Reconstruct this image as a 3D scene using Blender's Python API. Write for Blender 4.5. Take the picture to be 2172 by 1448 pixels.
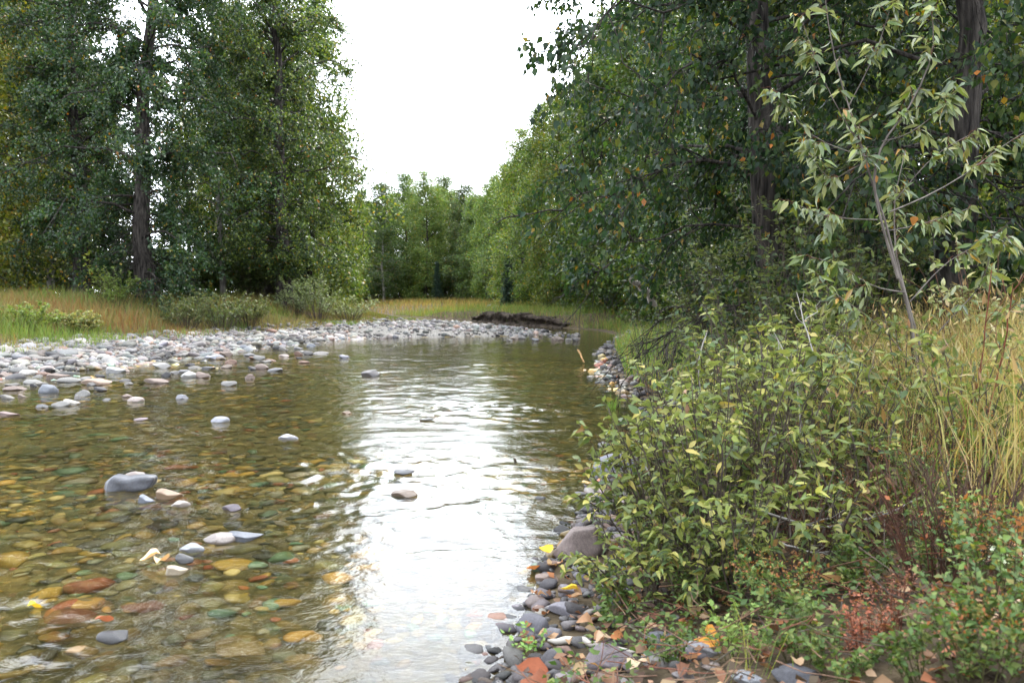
import bpy, math
import numpy as np
from mathutils import Matrix, Vector

for _o in list(bpy.data.objects):
    bpy.data.objects.remove(_o)
SC = bpy.context.scene
COL = SC.collection
PI = math.pi

# ------------------------------------------------------------------ camera
F_PX, CX, CY, HORIZON, CAM_H = 1738.0, 1086.0, 724.0, 630.0, 1.6
PITCH = math.atan((CY - HORIZON) / F_PX)
cam = bpy.data.cameras.new('camera')
cam.sensor_width = 36.0
cam.lens = 36.0 * F_PX / 2172.0
cam.clip_start = 0.05
cam.clip_end = 2000
cam.dof.use_dof = True
cam.dof.focus_distance = 7.0
cam.dof.aperture_fstop = 3.5
cam_o = bpy.data.objects.new('camera', cam)
COL.objects.link(cam_o)
cam_o.location = (0, 0, CAM_H)
cam_o.rotation_euler = (PI / 2 - PITCH, 0, 0)
SC.camera = cam_o

# ------------------------------------------------------------------ sky
SUN_DIR = Vector((0.34, 0.90, 1.12)).normalized()
SUN_EL = math.asin(SUN_DIR.z)
SUN_ROT = math.atan2(SUN_DIR.x, SUN_DIR.y)
world = bpy.data.worlds.new('World')
SC.world = world
world.use_nodes = True
wn = world.node_tree
wn.nodes.clear()
wo = wn.nodes.new('ShaderNodeOutputWorld')
wb = wn.nodes.new('ShaderNodeBackground')
ws = wn.nodes.new('ShaderNodeTexSky')
ws.sky_type = 'NISHITA'
ws.sun_disc = False
ws.sun_elevation = SUN_EL
ws.sun_rotation = SUN_ROT
ws.dust_density = 4.0
ws.air_density = 1.0
wm = wn.nodes.new('ShaderNodeMix')          # thin bright cloud veils the whole sky
wm.data_type = 'RGBA'
wm.inputs['Factor'].default_value = 0.60
# thin cloud scatters forward: the veil brightens smoothly all round towards the hidden sun
wtc = wn.nodes.new('ShaderNodeTexCoord')
wd = wn.nodes.new('ShaderNodeVectorMath'); wd.operation = 'DOT_PRODUCT'
wd.inputs[1].default_value = SUN_DIR
wn.links.new(wtc.outputs['Generated'], wd.inputs[0])
wr = wn.nodes.new('ShaderNodeMapRange')
wr.interpolation_type = 'SMOOTHSTEP'
wr.inputs['From Min'].default_value = -1.0
wr.inputs['From Max'].default_value = 1.0
wr.inputs['To Min'].default_value = 0.4
wr.inputs['To Max'].default_value = 2.0
wn.links.new(wd.outputs['Value'], wr.inputs['Value'])
wv = wn.nodes.new('ShaderNodeVectorMath'); wv.operation = 'SCALE'
wv.inputs[0].default_value = (49.0, 52.0, 57.0)
wn.links.new(wr.outputs[0], wv.inputs['Scale'])
wn.links.new(wv.outputs[0], wm.inputs['B'])
wn.links.new(ws.outputs[0], wm.inputs['A'])
wn.links.new(wm.outputs['Result'], wb.inputs['Color'])
wb.inputs['Strength'].default_value = 0.10
wn.links.new(wb.outputs[0], wo.inputs['Surface'])

# ------------------------------------------------------------------ sun
sun = bpy.data.lights.new('sun', 'SUN')
sun.energy = 5.0
sun.angle = math.radians(2.0)
sun.color = (1.0, 0.95, 0.86)
sun_o = bpy.data.objects.new('sun', sun)
COL.objects.link(sun_o)
sun_o.location = (20, 5, 25)
sun_o.rotation_euler = SUN_DIR.to_track_quat('Z', 'Y').to_euler()

# ------------------------------------------------------------------ exposure
SC.view_settings.view_transform = 'Standard'
SC.view_settings.look = 'None'
SC.view_settings.exposure = 0.1
SC.view_settings.gamma = 1.0
SC.view_settings.use_curve_mapping = False
SC.render.engine = 'CYCLES'
SC.cycles.use_denoising = True
SC.cycles.max_bounces = 8
SC.cycles.diffuse_bounces = 3
SC.cycles.transmission_bounces = 4
SC.cycles.transparent_max_bounces = 8
SC.cycles.sample_clamp_indirect = 4.0
SC.cycles.sample_clamp_direct = 12.0

# ================================================================== helpers
_ONES = 'zeroth first second third fourth fifth sixth seventh eighth ninth tenth eleventh twelfth thirteenth fourteenth fifteenth sixteenth seventeenth eighteenth nineteenth'.split()
_TENS = 'twenty thirty forty fifty sixty seventy eighty ninety'.split()
def ordinal(n):
    if n < 20:
        return _ONES[n]
    t, o = divmod(n, 10)
    return (_TENS[t - 2][:-1] + 'ieth') if o == 0 else _TENS[t - 2] + '-' + _ONES[o]

def lerp(a, b, t):
    return a + (b - a) * t

def sstep(a, b, x):
    t = np.clip((np.asarray(x, float) - a) / (b - a), 0, 1)
    return t * t * (3 - 2 * t)

def nrm(v):
    return v / np.maximum(np.linalg.norm(v, axis=-1, keepdims=True), 1e-9)

_nr = np.random.default_rng(5)
_NK = _nr.normal(size=(10, 2)); _NK /= np.linalg.norm(_NK, axis=1, keepdims=True)
_NP = _nr.uniform(0, 6.28, 10); _NS = _nr.uniform(0.6, 1.9, 10)
def noise2(x, y, s=1.0, off=0.0):
    """smooth pseudo noise about -1..1, feature size near 1/s"""
    r = np.zeros(np.broadcast(x, y).shape)
    for k, p, q in zip(_NK, _NP, _NS):
        r = r + np.sin((x * k[0] + y * k[1]) * s * q * 2.6 + p + off * 3.1 * q)
    return r / 4.5

def ray(px, py):
    rx = (px - CX) / F_PX
    uy = (CY - py) / F_PX
    c, s = math.cos(PITCH), math.sin(PITCH)
    return np.array([rx, c + uy * s, -s + uy * c])

def at_d(px, py, d):
    r = ray(px, py)
    return np.array([0, 0, CAM_H]) + r * (d / r[1])

def at_z(px, py, z):
    r = ray(px, py)
    return np.array([0, 0, CAM_H]) + r * ((z - CAM_H) / r[2])

# shore lines, metres (camera stands at the origin, looks along +y)
_L = np.array([(-30, -22), (0, -16), (10, -12.3), (16.4, -10.2), (18, -9.3), (23, -8.9), (26.5, -8), (31, -6.6), (32.6, -3.5), (33.6, 0), (35, 1.5),
               (37, 1.7), (40, .8), (44, -.9), (50, -4.4), (60, -9), (80, -20), (140, -50)], float)
_R = np.array([(-30, -9), (-5, -2.6), (0, -1.5), (2.4, -.6), (3.4, -.12), (4.1, .02), (4.8, .17), (5.15, .4), (6.5, .62), (7.5, .9), (9.5, 1.75), (11.6, 2.0),
               (16.4, 1.95), (25, 2.8), (31, 4.2), (33, 4.4), (37, 4.3), (40, 3.9), (45, 1.3), (50, -1.2), (56, -3.2), (70, -10.5), (90, -22), (140, -44)], float)
_G = np.array([(-30, -28), (0, -20), (16, -12.9), (22.9, -11.7), (28, -10.9), (31, -10.1), (34, -8.2), (36, -7.0), (40, -6.2), (45, -5.8), (52, -7.2), (60, -12), (80, -24), (140, -60)], float)
def xl(y): return np.interp(y, _L[:, 0], _L[:, 1])
def xr(y): return np.interp(y, _R[:, 0], _R[:, 1])
def xg(y): return np.interp(y, _G[:, 0], _G[:, 1]) + 0.5 * noise2(np.asarray(y, float), 0 * np.asarray(y, float), .5)

def gh(x, y):
    x = np.asarray(x, float); y = np.asarray(y, float)
    wig = 0.12 * noise2(x, y, 0.8)
    dl = xl(y) - x + wig           # >0 on the left land
    dr = x - xr(y) + wig * 0.5     # >0 on the right land
    dw = np.minimum(-dl, -dr)      # >0 in water
    bed = -0.03 - 0.17 * sstep(0, 6.5, -dl) * sstep(0, 1.3, -dr) - 0.05 * sstep(0, .5, -dr)
    bed = bed + 0.015 * noise2(x, y, 1.3)
    dg = xg(y) - x
    left = 0.40 * (1 - np.exp(-np.maximum(dl, 0) * 0.30)) + 0.85 * sstep(-0.3, 7, dg) + 0.05 * noise2(x, y, .45)
    rr = np.maximum(dr, 0)
    near = np.interp(rr, [0, .5, 1, 2, 3, 6, 14], [0, .07, .18, .42, .62, .88, 1.08])
    far = np.interp(rr, [0, 1, 3, 6, 14], [0, .12, .40, .72, 1.0])
    cut = np.interp(rr, [0, .5, .75, 3, 14], [0, .06, .55, .75, 1.0])
    right = lerp(near, far, sstep(9, 20, y))
    right = lerp(right, cut, sstep(41, 44, y) * (1 - sstep(60, 66, y)))
    right = right + 0.05 * noise2(x, y, .6, 2.) * np.minimum(rr, 1)
    z = np.where(dl > 0, left, np.where(dr > 0, right, bed))
    # soften the step at the water's edge
    z = np.where((dl > 0) | (dr > 0), np.where(dl > 0, left * sstep(-.3, .8, dl) + .0, right), z)
    return z

def hit(px, py, lift=0.0):
    r = ray(px, py)
    t = np.linspace(1.2, 160, 40000) ** 1.0 / r[1]
    p = np.array([0, 0, CAM_H])[None] + r[None] * t[:, None]
    h = gh(p[:, 0], p[:, 1]) + lift
    i = int(np.argmax(p[:, 2] < h))
    return p[i]

def new_mesh(name, V, faces, mat=None, tint=None, smooth=False):
    if isinstance(faces, np.ndarray):
        faces = [faces]
    faces = [np.asarray(f, np.int32) for f in faces if len(f)]
    me = bpy.data.meshes.new(name)
    V = np.asarray(V, np.float32)
    me.vertices.add(len(V))
    me.vertices.foreach_set('co', V.ravel())
    nl = sum(f.size for f in faces); nf = sum(len(f) for f in faces)
    me.loops.add(nl)
    me.loops.foreach_set('vertex_index', np.concatenate([f.ravel() for f in faces]))
    me.polygons.add(nf)
    tot = np.concatenate([np.full(len(f), f.shape[1], np.int32) for f in faces])
    start = np.concatenate([[0], np.cumsum(tot)[:-1]]).astype(np.int32)
    me.polygons.foreach_set('loop_start', start)
    if smooth:
        me.polygons.foreach_set('use_smooth', np.ones(nf, bool))
    me.update(calc_edges=True)
    if tint is None:
        tint = np.ones((len(V), 3))
    tint = np.asarray(tint, np.float32)
    c = np.ones((len(V), 4), np.float32)
    c[:, :3] = tint
    at = me.attributes.new('tint', 'FLOAT_COLOR', 'POINT')
    at.data.foreach_set('color', c.ravel())
    if mat is not None:
        me.materials.append(mat)
    return me

def add(name, me, parent=None, loc=None, kind=None, color=None, mw=None):
    o = bpy.data.objects.new(name, me)
    COL.objects.link(o)
    if parent is not None:
        o.parent = parent
    if loc is not None:
        o.location = loc
    if mw is not None:
        o.matrix_basis = mw
    if kind:
        o['kind'] = kind
    if color is not None:
        o.color = (color[0], color[1], color[2], 1)
    return o

def tag(o, label, cat, group=None):
    o['label'] = label
    o['category'] = cat
    if group:
        o['group'] = group
    return o

def thing(name, loc, label, cat, group=None, rotz=0.0, s=1.0):
    o = bpy.data.objects.new(name, None)
    o.empty_display_size = .1
    COL.objects.link(o)
    o.location = loc
    o.rotation_euler = (0, 0, rotz)
    o.scale = (s, s, s)
    return tag(o, label, cat, group)

# ------------------------------------------------------------------ geometry kits
def tubes(P, R, s=5):
    """P (n,k,3) polylines, R (n,k) radii -> verts, quads"""
    P = np.asarray(P, float); R = np.asarray(R, float)
    n, k, _ = P.shape
    T = np.gradient(P, axis=1)
    T = nrm(T)
    m = nrm(T.mean(1))
    ref = np.zeros((n, 3)); ref[np.arange(n), np.argmin(np.abs(m), 1)] = 1
    U = nrm(np.cross(T, ref[:, None, :])); W = np.cross(T, U)
    a = np.arange(s) * 2 * PI / s
    V = P[:, :, None, :] + R[:, :, None, None] * (U[:, :, None, :] * np.cos(a)[None, None, :, None] + W[:, :, None, :] * np.sin(a)[None, None, :, None])
    idx = np.arange(n * k * s).reshape(n, k, s)
    a0 = idx[:, :-1, :]; a1 = np.roll(a0, -1, 2); b0 = idx[:, 1:, :]; b1 = np.roll(b0, -1, 2)
    Fq = np.stack([a0, a1, b1, b0], -1).reshape(-1, 4)
    return V.reshape(-1, 3), Fq

def merge(parts):
    Vs, F4, off = [], [], 0
    for V, Fq in parts:
        Vs.append(V); F4.append(Fq + off); off += len(V)
    return np.concatenate(Vs), np.concatenate(F4)

def leaf_template(kind):
    """leaf along +x, width along y, normal +z, unit length"""
    if kind == 'tiny':      # folded rhombus
        V = np.array([(0, 0, 0), (.45, .34, .07), (1, 0, -.08), (.45, -.34, .07)])
        return V, np.array([(0, 1, 2, 3)])
    if kind == 'blade3':
        V = np.array([(0, 0, 0), (.4, .3, .08), (.4, 0, 0), (.4, -.3, .08), (1, 0, -.14)])
        return V, [np.array([(0, 2, 1), (0, 3, 2), (2, 4, 1), (2, 3, 4)])]
    if kind == 'poplar_simple':
        V = np.array([(0, 0, 0), (.36, .33, .10), (.45, 0, -.03), (.36, -.33, .10), (1, 0, -.16)])
        return V, [np.array([(0, 2, 1), (0, 3, 2), (2, 4, 1), (2, 3, 4)])]
    if kind == 'poplar':    # broad, pointed, with stalk
        w = .34
        xs = [(.0, 0), (.16, .004), (.22, .62 * w / .34 * .34), (.42, .36), (.68, .22), (1.0, 0)]
    if kind == 'willow':    # lance shaped
        xs = [(.0, 0), (.10, .008), (.26, .10), (.46, .14), (.74, .085), (1.0, 0)]
    if kind == 'oval':
        xs = [(.0, 0), (.08, .01), (.26, .145), (.50, .185), (.77, .115), (1.0, 0)]
    V = []; Fq = []; Ft = []
    for i, (x, hw) in enumerate(xs):
        z = -.20 * x * x + .02
        if hw == 0:
            V.append((x, 0, z))
        else:
            V += [(x, hw, z + hw * .28), (x, 0, z), (x, -hw, z + hw * .28)]
    # index map
    Ft += [(0, 2, 1), (0, 3, 2)]
    for r in range(3):
        a = 1 + 3 * r; b = a + 3
        Fq += [(a, a + 1, b + 1, b), (a + 1, a + 2, b + 2, b + 1)]
    a = 10
    Ft += [(a, a + 1, 13), (a + 1, a + 2, 13)]
    return np.array(V), [np.array(Fq), np.array(Ft)]

def frames(d, n):
    X = nrm(d)
    Z = nrm(n - (n * X).sum(-1, keepdims=True) * X)
    Y = np.cross(Z, X)
    return np.stack([X, Y, Z], -1)      # columns

def scatter(tpl, pos, M, s, tint):
    """copies of a template at pos with frames M, scale s, tint per copy"""
    V0, F0 = tpl
    if isinstance(F0, np.ndarray):
        F0 = [F0]
    n = len(pos); k = len(V0)
    s = np.asarray(s, float)
    if s.ndim == 1:
        L = V0[None] * s[:, None, None]
    else:
        L = V0[None] * s[:, None, :]
    V = np.einsum('nij,nkj->nki', M, L) + pos[:, None, :]
    off = (np.arange(n) * k)[:, None, None]
    FF = [(f[None] + off).reshape(-1, f.shape[1]) for f in F0]
    return V.reshape(-1, 3), FF, np.repeat(tint, k, 0)

def mat4(pos, M, s):
    m = np.eye(4); m[:3, :3] = M * s; m[:3, 3] = pos
    return Matrix(m.tolist())

def kids(rng, P, per, u0, u1, length, spread, up, k=5, droop=0.0, taper=None):
    """grow `per` child polylines from every polyline in P"""
    n, kk, _ = P.shape
    u = rng.uniform(u0, u1, (n, per))
    f = u * (kk - 1); i = np.clip(f.astype(int), 0, kk - 2); t = (f - i)[..., None]
    ar = np.arange(n)[:, None]
    start = P[ar, i] * (1 - t) + P[ar, i + 1] * t
    dirp = nrm(P[ar, i + 1] - P[ar, i])
    d = nrm(dirp + spread * nrm(rng.normal(size=(n, per, 3))) + np.array([0, 0, up]))
    L = length(u, np.linalg.norm(P[:, -1] - P[:, 0], axis=-1)[:, None]) * rng.uniform(.7, 1.25, (n, per))
    q = np.linspace(0, 1, k)
    out = start[..., None, :] + d[..., None, :] * (L[..., None] * q)[..., None]
    out[..., 2] -= droop * L[..., None] * q ** 2
    wob = rng.normal(size=out.shape) * (0.05 * L[..., None, None]) * (q * (1 - q) * 4 + q * .4)[None, None, :, None]
    out = out + wob
    return out.reshape(-1, k, 3)

def pts_on(rng, P, m):
    n, k, _ = P.shape
    f = rng.uniform(0.08, 1, (n, m)) * (k - 1); i = np.clip(f.astype(int), 0, k - 2); t = (f - i)[..., None]
    ar = np.arange(n)[:, None]
    p = P[ar, i] * (1 - t) + P[ar, i + 1] * t
    d = nrm(P[ar, i + 1] - P[ar, i])
    return p.reshape(-1, 3), d.reshape(-1, 3)

def palette(rng, n, cols, w, var=.25):
    c = np.asarray(cols, float)[rng.choice(len(cols), n, p=np.asarray(w) / np.sum(w))]
    return c * rng.uniform(1 - var, 1 + var, (n, 1)) * rng.uniform(.93, 1.07, (n, 3))

# ================================================================== materials
def nodes(name):
    m = bpy.data.materials.new(name)
    m.use_nodes = True
    nt = m.node_tree
    nt.nodes.clear()
    out = nt.nodes.new('ShaderNodeOutputMaterial')
    return m, nt, out

def N(nt, t, **kw):
    nd = nt.nodes.new(t)
    for k, v in kw.items():
        if k in nd.inputs.keys():
            nd.inputs[k].default_value = v
        else:
            setattr(nd, k, v)
    return nd

def tint_color(nt):
    a = N(nt, 'ShaderNodeAttribute', attribute_name='tint')
    oi = N(nt, 'ShaderNodeObjectInfo')
    mx = N(nt, 'ShaderNodeMix', data_type='RGBA', blend_type='MULTIPLY')
    mx.inputs['Factor'].default_value = 1
    nt.links.new(a.outputs['Color'], mx.inputs['A'])
    nt.links.new(oi.outputs['Color'], mx.inputs['B'])
    return mx.outputs['Result'], oi

def leaf_mat(name, rough=.5, trans=.35, spec=.4, tcol=(1.25, 1.25, .55), under=None):
    m, nt, out = nodes(name)
    c, oi = tint_color(nt)
    nz = N(nt, 'ShaderNodeTexNoise', Scale=9.0)
    hs = N(nt, 'ShaderNodeHueSaturation')
    mr = N(nt, 'ShaderNodeMapRange', **{'To Min': .8, 'To Max': 1.2})
    nt.links.new(nz.outputs[0], mr.inputs['Value'])
    nt.links.new(mr.outputs[0], hs.inputs['Value'])
    nt.links.new(c, hs.inputs['Color'])
    c = hs.outputs[0]
    if under:
        g = N(nt, 'ShaderNodeNewGeometry')
        mu = N(nt, 'ShaderNodeMix', data_type='RGBA')
        mu.inputs['B'].default_value = (*under, 1)
        ml = N(nt, 'ShaderNodeMath', operation='MULTIPLY'); ml.inputs[1].default_value = .8
        nt.links.new(g.outputs['Backfacing'], ml.inputs[0])
        nt.links.new(ml.outputs[0], mu.inputs['Factor'])
        nt.links.new(c, mu.inputs['A'])
        c = mu.outputs['Result']
    p = N(nt, 'ShaderNodeBsdfPrincipled')
    p.inputs['Roughness'].default_value = rough
    p.inputs['Specular IOR Level'].default_value = spec
    nt.links.new(c, p.inputs['Base Color'])
    t = N(nt, 'ShaderNodeBsdfTranslucent')
    tm = N(nt, 'ShaderNodeMix', data_type='RGBA', blend_type='MULTIPLY')
    tm.inputs['Factor'].default_value = 1
    tm.inputs['B'].default_value = (*tcol, 1)
    nt.links.new(c, tm.inputs['A'])
    nt.links.new(tm.outputs['Result'], t.inputs['Color'])
    ms = N(nt, 'ShaderNodeMixShader', Fac=trans)
    nt.links.new(p.outputs[0], ms.inputs[1]); nt.links.new(t.outputs[0], ms.inputs[2])
    nt.links.new(ms.outputs[0], out.inputs['Surface'])
    return m

def solid_mat(name, c1, c2, scale=6., rough=.85, bump=.3, bscale=30., spec=.3, stretch=None, use_tint=False, bdist=.02, speck=None):
    m, nt, out = nodes(name)
    tc = N(nt, 'ShaderNodeTexCoord')
    mp = N(nt, 'ShaderNodeMapping')
    if stretch:
        mp.inputs['Scale'].default_value = stretch
    nt.links.new(tc.outputs['Object'], mp.inputs['Vector'])
    nz = N(nt, 'ShaderNodeTexNoise', Scale=scale, Detail=6.0)
    nt.links.new(mp.outputs[0], nz.inputs['Vector'])
    cr = N(nt, 'ShaderNodeValToRGB')
    cr.color_ramp.elements[0].position = .32; cr.color_ramp.elements[1].position = .68
    cr.color_ramp.elements[0].color = (*c1, 1); cr.color_ramp.elements[1].color = (*c2, 1)
    nt.links.new(nz.outputs[0], cr.inputs[0])
    c = cr.outputs[0]
    if use_tint:
        tcx, oi = tint_color(nt)
        mx = N(nt, 'ShaderNodeMix', data_type='RGBA', blend_type='MULTIPLY')
        mx.inputs['Factor'].default_value = 1
        nt.links.new(c, mx.inputs['A']); nt.links.new(tcx, mx.inputs['B'])
        c = mx.outputs['Result']
    if speck:
        vz = N(nt, 'ShaderNodeTexNoise', Scale=bscale * 1.7, Detail=3.0)
        nt.links.new(mp.outputs[0], vz.inputs['Vector'])
        r2 = N(nt, 'ShaderNodeMapRange', **{'From Min': .62, 'From Max': .72})
        nt.links.new(vz.outputs[0], r2.inputs['Value'])
        m2 = N(nt, 'ShaderNodeMix', data_type='RGBA')
        m2.inputs['B'].default_value = (*speck, 1)
        m3 = N(nt, 'ShaderNodeMath', operation='MULTIPLY'); m3.inputs[1].default_value = .35
        nt.links.new(r2.outputs[0], m3.inputs[0])
        nt.links.new(m3.outputs[0], m2.inputs['Factor']); nt.links.new(c, m2.inputs['A'])
        c = m2.outputs['Result']
    p = N(nt, 'ShaderNodeBsdfPrincipled')
    p.inputs['Roughness'].default_value = rough
    p.inputs['Specular IOR Level'].default_value = spec
    nt.links.new(c, p.inputs['Base Color'])
    b = N(nt, 'ShaderNodeBump', Strength=bump, Distance=bdist)
    n2 = N(nt, 'ShaderNodeTexNoise', Scale=bscale, Detail=5.0)
    nt.links.new(mp.outputs[0], n2.inputs['Vector'])
    nt.links.new(n2.outputs[0], b.inputs['Height'])
    nt.links.new(b.outputs[0], p.inputs['Normal'])
    nt.links.new(p.outputs[0], out.inputs['Surface'])
    return m

M_LEAF = leaf_mat('cottonwood_leaf', .42, .38, .4)
M_LEAF_NEAR = leaf_mat('poplar_leaf', .45, .42, .25)
M_LEAF_SAP = leaf_mat('sapling_leaf', .36, .32, .6, under=(.23, .25, .16))
M_LEAF_WIL = leaf_mat('willow_leaf', .45, .38, .35, under=(.14, .17, .07))
M_HERB = leaf_mat('herb_leaf', .55, .35, .3)
M_GRASS = leaf_mat('grass_blade', .6, .35, .25)
M_NEEDLE = leaf_mat('spruce_needle', .6, .15, .3)
M_DEADLEAF = leaf_mat('dry_leaf', .7, .25, .2, tcol=(1.2, .9, .6))
M_BARK = solid_mat('cottonwood_bark', (.010, .009, .009), (.085, .075, .066), 15, .95, 1., 22, .1, (1, 1, .14), bdist=.12)
M_BARK_PALE = solid_mat('pale_bark', (.10, .09, .08), (.32, .30, .27), 10, .9, .5, 30, .2, (1, 1, .3), bdist=.01)
M_SAPBARK = solid_mat('sapling_bark', (.05, .04, .034), (.19, .165, .145), 14, .8, .4, 50, .3, (1, 1, .25), bdist=.006)
M_TWIG = solid_mat('twig_bark', (.03, .023, .018), (.10, .08, .062), 25, .85, .3, 90, .25, use_tint=True, bdist=.003)
M_STONE = solid_mat('river_stone', (.72, .72, .72), (1.1, 1.1, 1.1), 9, .72, .35, 26, .35, use_tint=True, bdist=.012, speck=(.5, .48, .45))
M_WETSTONE = solid_mat('wet_stone', (.65, .65, .65), (1.15, 1.15, 1.15), 11, .45, .3, 30, .5, use_tint=True, bdist=.01, speck=(.25, .22, .15))
M_BED = solid_mat('riverbed_gravel', (.03, .025, .012), (.13, .10, .045), 14, .8, .8, 30, .2, bdist=.03)
M_GRAVEL = solid_mat('bank_gravel', (.07, .066, .06), (.20, .19, .175), 16, .9, .9, 22, .2, bdist=.04)
M_SOIL = solid_mat('bank_soil', (.028, .022, .014), (.10, .075, .045), 5, .95, .9, 18, .1, bdist=.05)
M_CUT = solid_mat('eroded_soil', (.02, .016, .012), (.075, .058, .045), 4, .95, 1., 9, .1, bdist=.12)
M_WOOD = solid_mat('driftwood', (.16, .14, .12), (.42, .39, .34), 12, .85, .5, 40, .2, (1, 1, .2), bdist=.006)

def water_mat():
    m, nt, out = nodes('river_water')
    tc = N(nt, 'ShaderNodeTexCoord')
    def layer(sc, st, dist, prev):
        mp = N(nt, 'ShaderNodeMapping')
        mp.inputs['Scale'].default_value = (sc[0], sc[1], 1)
        mp.inputs['Rotation'].default_value = (0, 0, math.radians(sc[2]))
        nt.links.new(tc.outputs['Object'], mp.inputs['Vector'])
        nz = N(nt, 'ShaderNodeTexNoise', Scale=1.0, Detail=3.0, Roughness=.55, Distortion=.6)
        nt.links.new(mp.outputs[0], nz.inputs['Vector'])
        b = N(nt, 'ShaderNodeBump', Strength=st, Distance=dist)
        nt.links.new(nz.outputs[0], b.inputs['Height'])
        if prev is not None:
            nt.links.new(prev.outputs[0], b.inputs['Normal'])
        return b
    b = layer((2.6, 3.8, 20), 1.0, .003, None)
    b = layer((8.0, 11., -15), 1.0, .0028, b)
    b = layer((21., 29., 30), 1.0, .0018, b)
    fr = N(nt, 'ShaderNodeFresnel', IOR=1.33)
    nt.links.new(b.outputs[0], fr.inputs['Normal'])
    gl = N(nt, 'ShaderNodeBsdfGlossy', Roughness=.02)
    gl.inputs['Color'].default_value = (1, 1, 1, 1)
    nt.links.new(b.outputs[0], gl.inputs['Normal'])
    tr = N(nt, 'ShaderNodeBsdfTransparent')
    tr.inputs['Color'].default_value = (.90, .90, .74, 1)
    rf = N(nt, 'ShaderNodeBsdfRefraction', IOR=1.33, Roughness=0.0)
    rf.inputs['Color'].default_value = (.90, .90, .74, 1)
    m1 = N(nt, 'ShaderNodeMixShader', Fac=.78)
    nt.links.new(tr.outputs[0], m1.inputs[1]); nt.links.new(rf.outputs[0], m1.inputs[2])
    m2 = N(nt, 'ShaderNodeMixShader')
    nt.links.new(fr.outputs[0], m2.inputs[0])
    nt.links.new(m1.outputs[0], m2.inputs[1]); nt.links.new(gl.outputs[0], m2.inputs[2])
    nt.links.new(m2.outputs[0], out.inputs['Surface'])
    return m
M_WATER = water_mat()

# ================================================================== terrain and water
ys = np.concatenate([np.arange(-30, -4, 2.), np.arange(-4, 2.4, .4), np.arange(2.4, 12, .12), np.arange(12, 40, .3), np.arange(40, 70, .6), np.geomspace(70, 900, 34)])
xs = np.concatenate([-np.geomspace(700, 25, 22), np.arange(-24, -2, .3), np.arange(-2, 5, .12), np.arange(5, 14, .35), np.geomspace(14.5, 700, 24)])
GX, GY = np.meshgrid(xs, ys)
GZ = gh(GX, GY)
V = np.stack([GX, GY, GZ], -1).reshape(-1, 3)
idx = np.arange(len(V)).reshape(GX.shape)
Fq = np.stack([idx[:-1, :-1], idx[:-1, 1:], idx[1:, 1:], idx[1:, :-1]], -1).reshape(-1, 4)
cen = V[Fq].mean(1)
cxx, cyy = cen[:, 0], cen[:, 1]
is_w = (cxx > xl(cyy)) & (cxx < xr(cyy))
is_g = (~is_w) & (cxx <= xl(cyy)) & (cxx > xg(cyy) - .4)
def sub_mesh(name, mask, mat):
    f = Fq[mask]; u, inv = np.unique(f, return_inverse=True)
    return new_mesh(name, V[u], inv.reshape(-1, 4), mat, smooth=True)
ground = add('ground', sub_mesh('ground', ~is_w & ~is_g, M_SOIL), kind='structure')
riverbed = add('riverbed', sub_mesh('riverbed', is_w, M_BED), kind='structure')
gravel_bar = add('gravel_bar', sub_mesh('gravel_bar', is_g, M_GRAVEL), kind='structure')

wy = np.concatenate([np.arange(-6, .8, .4), .8 * np.exp(np.arange(0, math.log(110 / .8), .0088))])
wu = np.arange(-.98, .62, .0046)
WU, WY = np.meshgrid(wu, wy)
WX = WU * np.maximum(WY, 3.0)
amp = .45 + .55 * sstep(0, 2.0, np.minimum(WX - xl(WY), xr(WY) - WX))
wx_ = WX + .4 * noise2(WX, WY, .9, 5.) + .08 * noise2(WX, WY, 4., 15.); wy_ = WY + .4 * noise2(WX, WY, 1.1, 8.) + .08 * noise2(WX, WY, 4.5, 18.)
chop = .8 + .45 * noise2(WX, WY, .45, 11.)
WZ = (.004 * noise2(wx_, wy_ * 1.0, 1.4) + .0032 * noise2(wx_ + 3, wy_ * .9, 3.4, 1.) + chop * ((.0034 + .0056 * sstep(5, 10, WY)) * noise2(wx_ * 1.1, wy_ * .8, 6.5, 2.)
      + (.0042 + .0030 * sstep(5, 9, WY)) * noise2(wx_ + .06 * noise2(WX, WY, 5., 3.), wy_, 12., 4.) * (1 - .6 * sstep(9, 20, WY)) + .0022 * noise2(wx_ * 1.1, wy_, 24., 6.) * (1 - sstep(6, 10, WY)))) * amp
W = np.stack([WX, WY, WZ], -1).reshape(-1, 3)
wi = np.arange(len(W)).reshape(WX.shape)
WF = np.stack([wi[:-1, :-1], wi[:-1, 1:], wi[1:, 1:], wi[1:, :-1]], -1).reshape(-1, 4)
wc = W[WF].mean(1)
keep = (wc[:, 0] > xl(wc[:, 1]) - .7) & (wc[:, 0] < xr(wc[:, 1]) + .7)
f = WF[keep]; u, inv = np.unique(f, return_inverse=True)
water = add('river_water', new_mesh('river_water', W[u], inv.reshape(-1, 4), M_WATER, smooth=True), kind='structure')

# ================================================================== stones
def ico(level):
    import bmesh
    bm = bmesh.new()
    bmesh.ops.create_icosphere(bm, subdivisions=level, radius=1)
    Vv = np.array([v.co[:] for v in bm.verts]); Ff = np.array([[v.index for v in f.verts] for f in bm.faces])
    bm.free()
    return Vv, Ff

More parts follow.
